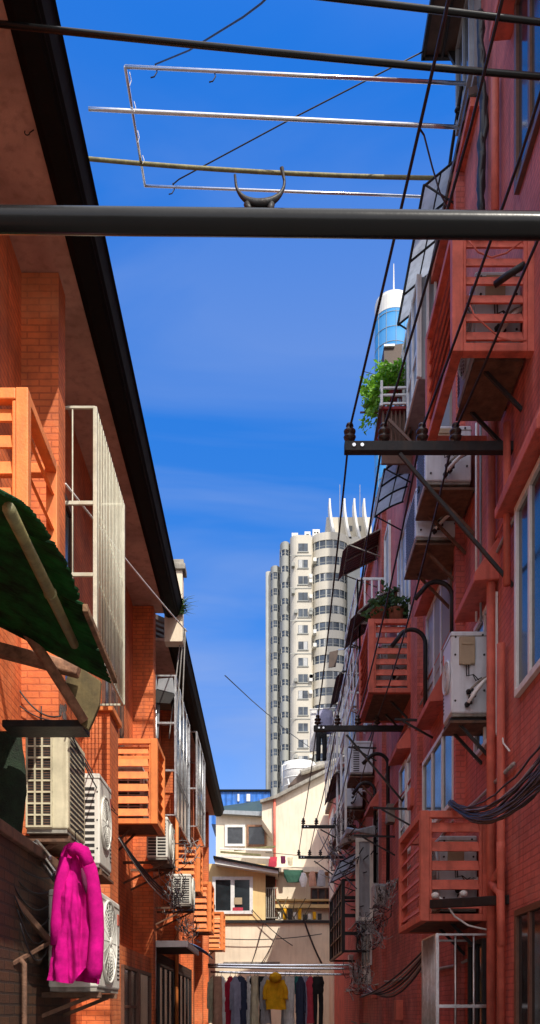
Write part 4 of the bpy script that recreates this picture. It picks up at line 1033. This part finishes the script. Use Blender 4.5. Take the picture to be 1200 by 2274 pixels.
t=thing('upper_storey','grey cream upper storey with dark windows and corrugated edge under the blue shed','house',(-1,36,5))
MB().box(XX(480,35.4),XX(611,35.4),35.4,39,ZZ(1925,35.4),ZZ(1806,35.4)).build('wall','cream',t)
fwindow(t,500,545,1832,1880,35.4,0,'white','glass_dim',.10); fwindow(t,548,592,1832,1880,35.4,0,'oldpaint','glass_dim',.08)
MB().prism([V(482,1806,35.1),V(583,1812,35.1),V(583,1802,35.1),V(482,1798,35.1)],(0,3,0)).build('eave','skyl',t)
MB().prism([V(484,1800,35.6),V(584,1803,35.6),V(584,1777,38),V(495,1790,38)],(0,.1,0)).build('roof','greenroof',t)
rb=MB()
for k,(a,b_,y0,y1) in enumerate(((488,605,1884,1888),(490,580,1892,1899),(484,600,1901,1905),(520,612,1888,1880))): rb.bar(V(a,y0,32.6+.3*k),V(b_,y1,32.6+.3*k),.05,.07,m=k%2)
tag(rb.build('plank_stack',['white','bamboo']),'loose white boards and poles lying on the sloping roof at the end','planks')
t=thing('blue_shed','blue corrugated metal shed on the rooftops at the end of the lane','shed',V(545,1790,42))
MB().box(XX(470,42),XX(600,42),42,45,ZZ(1830,42),ZZ(1758,42)).build('wall','bluemetal',t)
MB().box(XX(470,42),XX(602,42),41.9,45.1,ZZ(1758,42),ZZ(1754,42)).build('roof_edge','gutter',t)
v=MB()
for px in (528,548,552): v.box(XX(px,42),XX(px+4,42),41.93,42,ZZ(1780,42),ZZ(1764,42))
v.chunk(3,'vent','white',t)
t=thing('water_tank','white round water tank on the roof below the tower block','water tank',V(660,1745,40))
MB().lathe(V(665,1760,40),[(.75,0),(.75,1.2),(.70,1.28),(.3,1.36),(.1,1.38)],24).build('tank','tower_white',t,smooth=True)
r_=MB()
for z in (.2,.55,.9): r_.ring(V(665,1760,40)+Vector((0,0,z)),.76,.02,'z',24)
r_.tube([V(627,1745,39.5),V(627,1700,39.5),V(650,1692,39.5)],.03,6); r_.tube([V(640,1730,39.2),V(645,1755,39.0)],.03,6)
r_.build('hoop','white',t,smooth=True)
# clothes at the end balcony
t_=pole('thin line with small red and maroon washing before the cream gable',V(590,1893,33.3),V(700,1903,33.3),.012,'wire')
garment('hanging_towel','bright rose towel on the thin line before the gable','towel',V(606,1903,33.3),.30,.36,.06,[(0,1),(1,1)],'c_rose',51,3,.1,hang=False,nu=24,nv=12)
garment('hanging_garment','small maroon garment on the thin line before the gable','garment',V(629,1901,33.3),.18,.28,.06,[(0,1),(.4,.9),(.6,1),(1,.9)],'c_maroon',52,3,.1,hang=False,nu=24,nv=12)
garment('hanging_garment','small peach garment on the thin line before the gable','garment',V(645,1904,33.3),.20,.30,.06,[(0,1),(.5,.9),(1,.75)],'c_cream',53,3,.1,hang=False,nu=24,nv=12)
garment('hanging_sheet','dark green cloth drying below the thin line before the gable','cloth',V(652,1932,33.2),.70,.46,.10,[(0,1),(.5,.95),(.8,.85),(1,.7)],'c_green',54,5,.1,hang=False)
garment('hanging_sheet','white cloth bunched beside the dark green cloth at the end','cloth',V(674,1938,33.1),.32,.52,.10,[(0,.5),(.5,.9),(1,.5)],'c_white',55,5,.1,hang=False)
garment('hanging_shirt','peach pink shirt drying at the right of the gable','shirt',V(694,1935,33.1),.26,.55,.10,[(0,.5),(.2,.9),(1,1)],'c_peach',56,5,.1,hang=False)
garment('hanging_shirt','grey shirt drying beside the peach one, nearest the right wall','shirt',V(714,1932,33.1),.30,.60,.10,[(0,.5),(.2,.9),(1,1)],'c_grey',57,5,.1,hang=False)
t=thing('pot_shelf','cluttered shelf of small pots, sticks and boxes on the end balcony','shelf',V(660,2040,33))
s=MB()
for k in range(9): s.box(XX(618+11*k,33.2),XX(624+11*k+R.uniform(0,4),33.2),33.1,33.3,ZZ(2042,33.2),ZZ(2042-R.uniform(8,26),33.2),k%3)
s.build('clutter',['ac','c_yellow','dark'],t)
s=MB()
for k in range(12):
    p=V(612+R.uniform(0,70),2040,33.1); s.bar(p,p+Vector((R.uniform(-.5,.5),0,R.uniform(.3,.95))),.03,.03)
s.build('stick','stem',t)

# washing across the lane
for k,(p,q) in enumerate((((462,2142),(797,2143))  ,((462,2147),(785,2151)),((468,2158),(778,2164)))):
    tag(MB().tube(catenary(V(*p,17.4+.5*k),V(*q,17.4+.5*k),.01),.022,10).build('clothes_pole','chrome',smooth=True),['nearest and highest of the three steel poles above the washing','middle of the three steel poles above the washing','lowest steel pole, carrying the washing'][k],'pole','steel washing poles')
items=[(474,.22,'cream','pale cream striped shirt at the left end of the washing','s'),(492,.24,'white','white blouse second from the left in the washing','s'),(512,.22,'red','dark red sports top in the washing','s'),
(534,.34,'navy','navy dark coat in the washing between the red and black clothes','s'),(556,.16,'white','narrow white towel between the navy coat and the black trousers','t'),(573,.32,'black','black trousers left of the yellow hoodie','p'),
(612,.40,'yellow','bright yellow hooded jacket in the middle of the washing','h'),(634,.16,'grey','grey vest right of the yellow hoodie','t'),(656,.34,'teal','dark teal trousers in the washing','p'),
(676,.16,'lilac','lilac grey scarf right of the teal trousers','t'),(690,.20,'rose','narrow rose top near the right end of the washing','s'),(706,.22,'black','black trousers at the right end of the washing','p'),
(483,.18,'peach','peach vest half hidden between the cream and white tops','t'),(523,.20,'lilac','narrow lilac top between the red top and the navy coat','s'),(566,.16,'cream','pale cream vest peeking out left of the black trousers','t'),
(591,.22,'grey','grey shirt just left of the yellow hoodie','s'),(643,.20,'white','white vest between the grey vest and teal trousers','t'),(668,.18,'navy','navy shirt tucked behind the teal trousers','s')]
for i,(px,w,c,lab,k) in enumerate(items):
    nm={'s':'hanging_shirt','t':'hanging_towel','p':'hanging_trousers','h':'hanging_hoodie'}[k]; ct={'s':'shirt','t':'towel','p':'trousers','h':'hoodie'}[k]
    pr={'s':[(0,.22),(.05,.5),(.13,.85),(.22,.80),(.6,.82),(1,.95)],'t':[(0,.9),(1,1)],'p':[(0,.8),(.1,.9),(.5,1),(1,1)],'h':[(0,.35),(.08,.55),(.18,.85),(.5,.95),(1,1)]}[k]
    tt=garment(nm,lab,ct,V(px,2168,18.4-.02*i if k!='h' else 17.85),w*(1.0 if k!='h' else .92),(.95+.12*((i*37)%5)/5) if k!='h' else .66,.16,pr,'c_'+c,60+i,5,.13,crease=.22,sleeves=.35 if k=='h' else .18 if k=='s' else None,group='washing on the poles across the lane',nu=40,nv=26)
    if k=='h':
        cc=V(px,2166,17.8); MB().lathe(cc-Vector((0,.02,.14)),[(.05,0),(.11,.03),(.13,.10),(.10,.17),(.03,.20)],14).build('hood','c_yellow',tt,smooth=True)

# ------------------------------------------------------------------ tower block
t=thing('tower_block','cream high rise apartment tower with curved window bays beyond the end of the lane','tower',(13,165,-1.6)); D=160.0
def tx(px): return XX(px,D)
def tz(py): return ZZ(py,D)
S=D/F
fl=36.3; y0=1199.0
b=MB(); 
# front slab with rounded left corner
def rounded(x0,x1,ya,yb,z0,z1,r,mb,m=0,n=6):
    pts=[(x1,yb)]; 
    pts=[(x1,ya)]+[(x1,yb),(x0,yb)]+[(x0,ya+r)]+[(x0+r-r*math.cos(a),ya+r-r*math.sin(a)) for a in [PI/2*i/n for i in range(1,n)]]+[(x0+r,ya)]
    mb.prism([(x,y,z0) for x,y in pts],(0,0,z1-z0),m)
rounded(tx(645),tx(692),D,D+12,-1.6,tz(1188),1.4,b)
b.box(tx(692.5),tx(800),D+1.2,D+14,-1.6,tz(1184))
b.box(tx(622),tx(646),D+3.2,D+14,-1.6,tz(1200)); b.box(tx(598),tx(624),D+4.6,D+16,-1.6,tz(1242))
b.build('wall','tower_cream',t)
bd=MB()
for k in range(0,16,2):
    bd.box(tx(644.6),tx(692.4),D-.07,D,tz(y0+fl*(k+.98)),tz(y0+fl*(k+.93)))
bd.chunk(8,'string_course','tower_grey',t)
# small windows
for k in range(16):
    yy=y0+8+fl*k
    f=MB().box(tx(663),tx(684),D-.05,D+.05,tz(yy+18),tz(yy)); f.box(tx(661),tx(686),D-.14,D,tz(yy+20),tz(yy+18),1)
    f.box(tx(673),tx(674.2),D-.09,D-.04,tz(yy+18),tz(yy),1 if k%3 else 2)
    if k%4==1: f.box(tx(663.5),tx(672),D-.08,D-.05,tz(yy+17.5),tz(yy+.5),3)
    if k in (6,7,12): f.box(tx(674.5),tx(683),D-.08,D-.05,tz(yy+17.5),tz(yy+.5),3)
    f.build('window',['tower_glass','tower_grey','iron','curtain'],t)
# curved bays
def bay(cx,rx,ry,yc,ytop,n0,n1,a0,a1,mull,band=.52,step=fl,off=0,wm='tower_cream'):
    wall=MB(); 
    def P(a,s,z): return Vector((tx(cx)+rx*s*math.cos(a),yc-ry*s*math.sin(a),z))
    NA=14
    def strip(mb,z0,z1,s,m=0):
        for i in range(NA):
            A=a0+(a1-a0)*i/NA; B=a0+(a1-a0)*(i+1)/NA
            mb.quad(P(A,s,z0),P(B,s,z0),P(B,s,z1),P(A,s,z1),m)
            mb.quad(P(A,s,z1),P(B,s,z1),P(B,.8,z1),P(A,.8,z1),m); mb.quad(P(A,s,z0),P(B,s,z0),P(B,.8,z0),P(A,.8,z0),m)
    for k in range(n0,n1):
        zt=tz(ytop+step*k+off); zm=zt-step*S*band; zb=zt-step*S
        strip(wall,zb-.002,zm,1.0)
        wd=MB(); strip(wd,zm+.05,zt-.05,.965,0)
        for i in range(mull+1):
            a=a0+(a1-a0)*i/mull; wd.bar(P(a,.975,zm),P(a,.975,zt),.14,.10,m=1)
            if (i*7+k*5)%4==0 and i<mull:
                a2=a0+(a1-a0)*(i+.9)/mull; wd.quad(P(a+.01,.972,zm+.1),P(a2,.972,zm+.1),P(a2,.972,zt-.1),P(a+.01,.972,zt-.1),2)
        strip(wd,zm+.42,zm+.50,.972,1)
        wd.build('window',['tower_glass','tower_grey','curtain'],t)
        wall.build('balcony_band',wm,t); wall=MB()
    return
top=MB()
# right bay  px 693..772
bay(734,3.15,2.0,D+1.6,1201,0,16,PI*.98,PI*.06,7,.50)
MB().prism([(tx(734)+3.2*math.cos(a),D+1.6-2.05*math.sin(a),tz(1201)) for a in [PI*.98-(PI*.92)*i/14 for i in range(15)]],(0,0,tz(1184)-tz(1201))).build('parapet','tower_cream',t)
bay(634,.9,1.6,D+2.8,1212,0,16,PI*1.0,PI*.0,4,.36,wm='tower_grey')  # both left bays coloured grey to stand in for shade on them
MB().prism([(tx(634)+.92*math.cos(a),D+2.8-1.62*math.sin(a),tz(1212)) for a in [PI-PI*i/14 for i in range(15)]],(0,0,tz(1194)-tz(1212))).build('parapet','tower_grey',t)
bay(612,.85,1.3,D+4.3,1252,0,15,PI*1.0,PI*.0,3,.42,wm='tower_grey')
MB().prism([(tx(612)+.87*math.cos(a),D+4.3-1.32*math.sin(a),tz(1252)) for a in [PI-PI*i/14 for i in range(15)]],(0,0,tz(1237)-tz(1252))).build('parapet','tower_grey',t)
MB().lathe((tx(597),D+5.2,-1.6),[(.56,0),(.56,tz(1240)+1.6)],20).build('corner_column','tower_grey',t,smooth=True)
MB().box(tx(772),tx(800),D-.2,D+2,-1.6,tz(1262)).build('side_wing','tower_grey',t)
MB().prism([(28.3,D-42,-1.6),(60,D-42,-1.6),(60,D-42,140),(31.6,D-42,140)],(0,2,0)).build('shade_tower','tower_cream',t)  # neighbouring tower, added out of view to throw shade on the right bay
for k in range(22):
    px=R.choice((648,654,687,688,696)); yy=y0+fl*R.randint(1,15)+R.uniform(2,20)
    MB().box(tx(px),tx(px+7),D-.5,D+1.3,tz(yy+8),tz(yy)).build('wall_unit',R.choice(('tower_white','tower_grey','ac')),t)
# roof things and crown
rb=MB()
for (a,b_,yt) in ((649,663,1170),(678,691,1167),(696,712,1162)): rb.box(tx(a),tx(b_),D+2,D+4,tz(1190),tz(yt)); rb.box(tx(a)+.25,tx(a)+.55,D+1.97,D+2,tz(yt+9),tz(yt+6),1); rb.box(tx(b_)-.55,tx(b_)-.25,D+1.97,D+2,tz(yt+9),tz(yt+6),1)
rb.chunk(3,'roof_housing',['tower_white','dark'],t)
MB().box(tx(728),tx(830),D+3,D+9,tz(1190),tz(1128)).build('crown','tower_cream',t)
f=MB()
for px in (778,798): f.box(tx(px),tx(px+8),D+2.9,D+3,tz(1160),tz(1148))
f.chunk(2,'crown_window','glass_dim',t)
for px in (732,765,787,809):
    pts=[]
    for i in range(11):
        k=i/10; pts.append((tx(px)+ .9*(k**2)*1.1, tz(1098+ (1188-1098)*k)))
    inner=[(x+.30+.16*(i/10),z) for i,(x,z) in enumerate(pts)]
    poly=[(x,D+1.2,z) for x,z in pts]+[(x,D+1.2,z) for x,z in inner[::-1]]
    MB().prism(poly,(0,3.0,0)).build('crown_fin','tower_white',t)
f=MB()
for px,yt in ((760,1040),(806,1040)): f.tube([(tx(px),D+5,tz(1128)),(tx(px),D+5,tz(yt))],.05,5)
f.chunk(2,'antenna','tower_grey',t)

# glass skyscraper
D=420.0; t=thing('glass_skyscraper','blue glass round skyscraper with a white top and a mast beyond the right house','skyscraper',(58,430,-1.6))
cx=XX(880,D); r=42*D/F
def gr(mb,z0,z1,m=0): mb.lathe((cx,D+r,0),[(r,z0),(r,z1)],40,'z',m)
a=MB(); gr(a,-1.6,ZZ(682,D)); a.build('curtain_wall','glass_blue',t,smooth=True)
a=MB()
for k in range(14):
    z=ZZ(690+k*33,D); a.ring((cx,D+r,z),r,.15,'z',40)
for k in range(7):
    th=PI+PI*k/6; a.box(cx+r*math.cos(th)-.07,cx+r*math.cos(th)+.07,D+r+r*math.sin(th)-.15,D+r+r*math.sin(th)+.1,0,ZZ(684,D))
a.build('mullion','tower_grey',t)
a=MB(); a.lathe((cx,D+r,0),[(r*1.01,ZZ(682,D)),(r*1.01,ZZ(648,D)),(r*.97,ZZ(645,D)),(r*.96,ZZ(641,D))],40); a.build('crown','tower_white',t)
MB().tube([(XX(877,D),D+r*.4,ZZ(642,D)),(XX(877,D),D+r*.4,ZZ(572,D))],[.45,.18],8).build('mast','tower_white',t)

# ------------------------------------------------------------------ light
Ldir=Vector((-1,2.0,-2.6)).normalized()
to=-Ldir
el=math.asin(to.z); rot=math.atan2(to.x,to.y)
W=bpy.data.worlds.new('World'); sc.world=W; W.use_nodes=True; nt=W.node_tree; L=nt.links
bg=nt.nodes['Background']
sky=N(nt,'ShaderNodeTexSky'); sky.sky_type='NISHITA'; sky.sun_disc=False; sky.sun_elevation=el; sky.sun_rotation=rot
sky.air_density=1.0; sky.dust_density=.3; sky.ozone_density=2.0
hs=N(nt,'ShaderNodeHueSaturation'); hs.inputs['Saturation'].default_value=1.35; hs.inputs['Value'].default_value=1.9
L.new(sky.outputs[0],hs.inputs['Color'])
tc=N(nt,'ShaderNodeTexCoord'); mp=N(nt,'ShaderNodeMapping'); mp.inputs['Scale'].default_value=(1.2,1.2,5.0); mp.inputs['Rotation'].default_value=(0,math.radians(12),0)
L.new(tc.outputs['Generated'],mp.inputs['Vector'])
n1=N(nt,'ShaderNodeTexNoise'); n1.inputs['Scale'].default_value=2.1; n1.inputs['Detail'].default_value=5; n1.inputs['Roughness'].default_value=.5; n1.inputs['Distortion'].default_value=.6
L.new(mp.outputs[0],n1.inputs['Vector'])
r1=N(nt,'ShaderNodeMapRange'); r1.inputs[1].default_value=.40; r1.inputs[2].default_value=.70; r1.inputs[3].default_value=0; r1.inputs[4].default_value=.62
L.new(n1.outputs['Fac'],r1.inputs[0])
sx=N(nt,'ShaderNodeSeparateXYZ'); L.new(tc.outputs['Generated'],sx.inputs[0])
r2=N(nt,'ShaderNodeMapRange'); r2.inputs[1].default_value=.72; r2.inputs[2].default_value=.45; r2.inputs[3].default_value=.12; r2.inputs[4].default_value=1.0
L.new(sx.outputs[2],r2.inputs[0])
mm=N(nt,'ShaderNodeMath',operation='MULTIPLY'); L.new(r1.outputs[0],mm.inputs[0]); L.new(r2.outputs[0],mm.inputs[1])
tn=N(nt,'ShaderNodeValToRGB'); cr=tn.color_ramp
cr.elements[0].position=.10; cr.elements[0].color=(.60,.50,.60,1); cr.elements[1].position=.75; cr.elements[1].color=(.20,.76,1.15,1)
e=cr.elements.new(.30); e.color=(.56,.52,.68,1); e=cr.elements.new(.52); e.color=(.42,.64,.88,1); e=cr.elements.new(.92); e.color=(1.6,1.3,1.1,1)  # top stop brightened above the view to light the shaded right walls
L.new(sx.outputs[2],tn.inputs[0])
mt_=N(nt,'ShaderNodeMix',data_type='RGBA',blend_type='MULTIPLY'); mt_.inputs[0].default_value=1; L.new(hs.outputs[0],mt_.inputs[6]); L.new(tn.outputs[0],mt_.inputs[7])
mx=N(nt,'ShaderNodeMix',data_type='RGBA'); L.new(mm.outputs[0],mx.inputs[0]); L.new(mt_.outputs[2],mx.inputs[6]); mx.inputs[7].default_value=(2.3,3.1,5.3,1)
# bright haze added round the sun, behind the viewer, to fill shaded right walls
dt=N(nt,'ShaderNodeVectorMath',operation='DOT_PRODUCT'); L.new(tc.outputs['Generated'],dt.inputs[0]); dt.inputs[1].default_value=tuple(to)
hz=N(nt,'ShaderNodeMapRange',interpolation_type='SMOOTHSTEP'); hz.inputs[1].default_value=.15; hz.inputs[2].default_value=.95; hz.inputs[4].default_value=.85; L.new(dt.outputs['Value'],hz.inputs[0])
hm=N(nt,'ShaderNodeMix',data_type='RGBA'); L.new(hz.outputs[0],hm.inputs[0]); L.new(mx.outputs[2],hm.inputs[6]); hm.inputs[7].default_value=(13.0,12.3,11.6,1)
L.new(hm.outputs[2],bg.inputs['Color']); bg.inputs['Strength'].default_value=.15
sun=bpy.data.lights.new('sun','SUN'); sun.energy=5.0; sun.angle=math.radians(.5); sun.color=(1,.93,.82)
so=bpy.data.objects.new('sun',sun); COL.objects.link(so); so.rotation_euler=Ldir.to_track_quat('-Z','Y').to_euler(); so.location=(10,-20,40)

cam=bpy.data.cameras.new('camera'); co=bpy.data.objects.new('camera',cam); COL.objects.link(co)
co.location=(0,0,H); co.rotation_euler=(PI/2,0,0)
cam.sensor_fit='VERTICAL'; cam.sensor_height=36; cam.lens=36*F/2274
cam.shift_y=(VY-1137)/2274; cam.shift_x=(600-VX)/2274; cam.clip_start=.05; cam.clip_end=3000
sc.camera=co
sc.view_settings.view_transform='Standard'; sc.view_settings.look='None'; sc.view_settings.exposure=0
sc.cycles.max_bounces=8
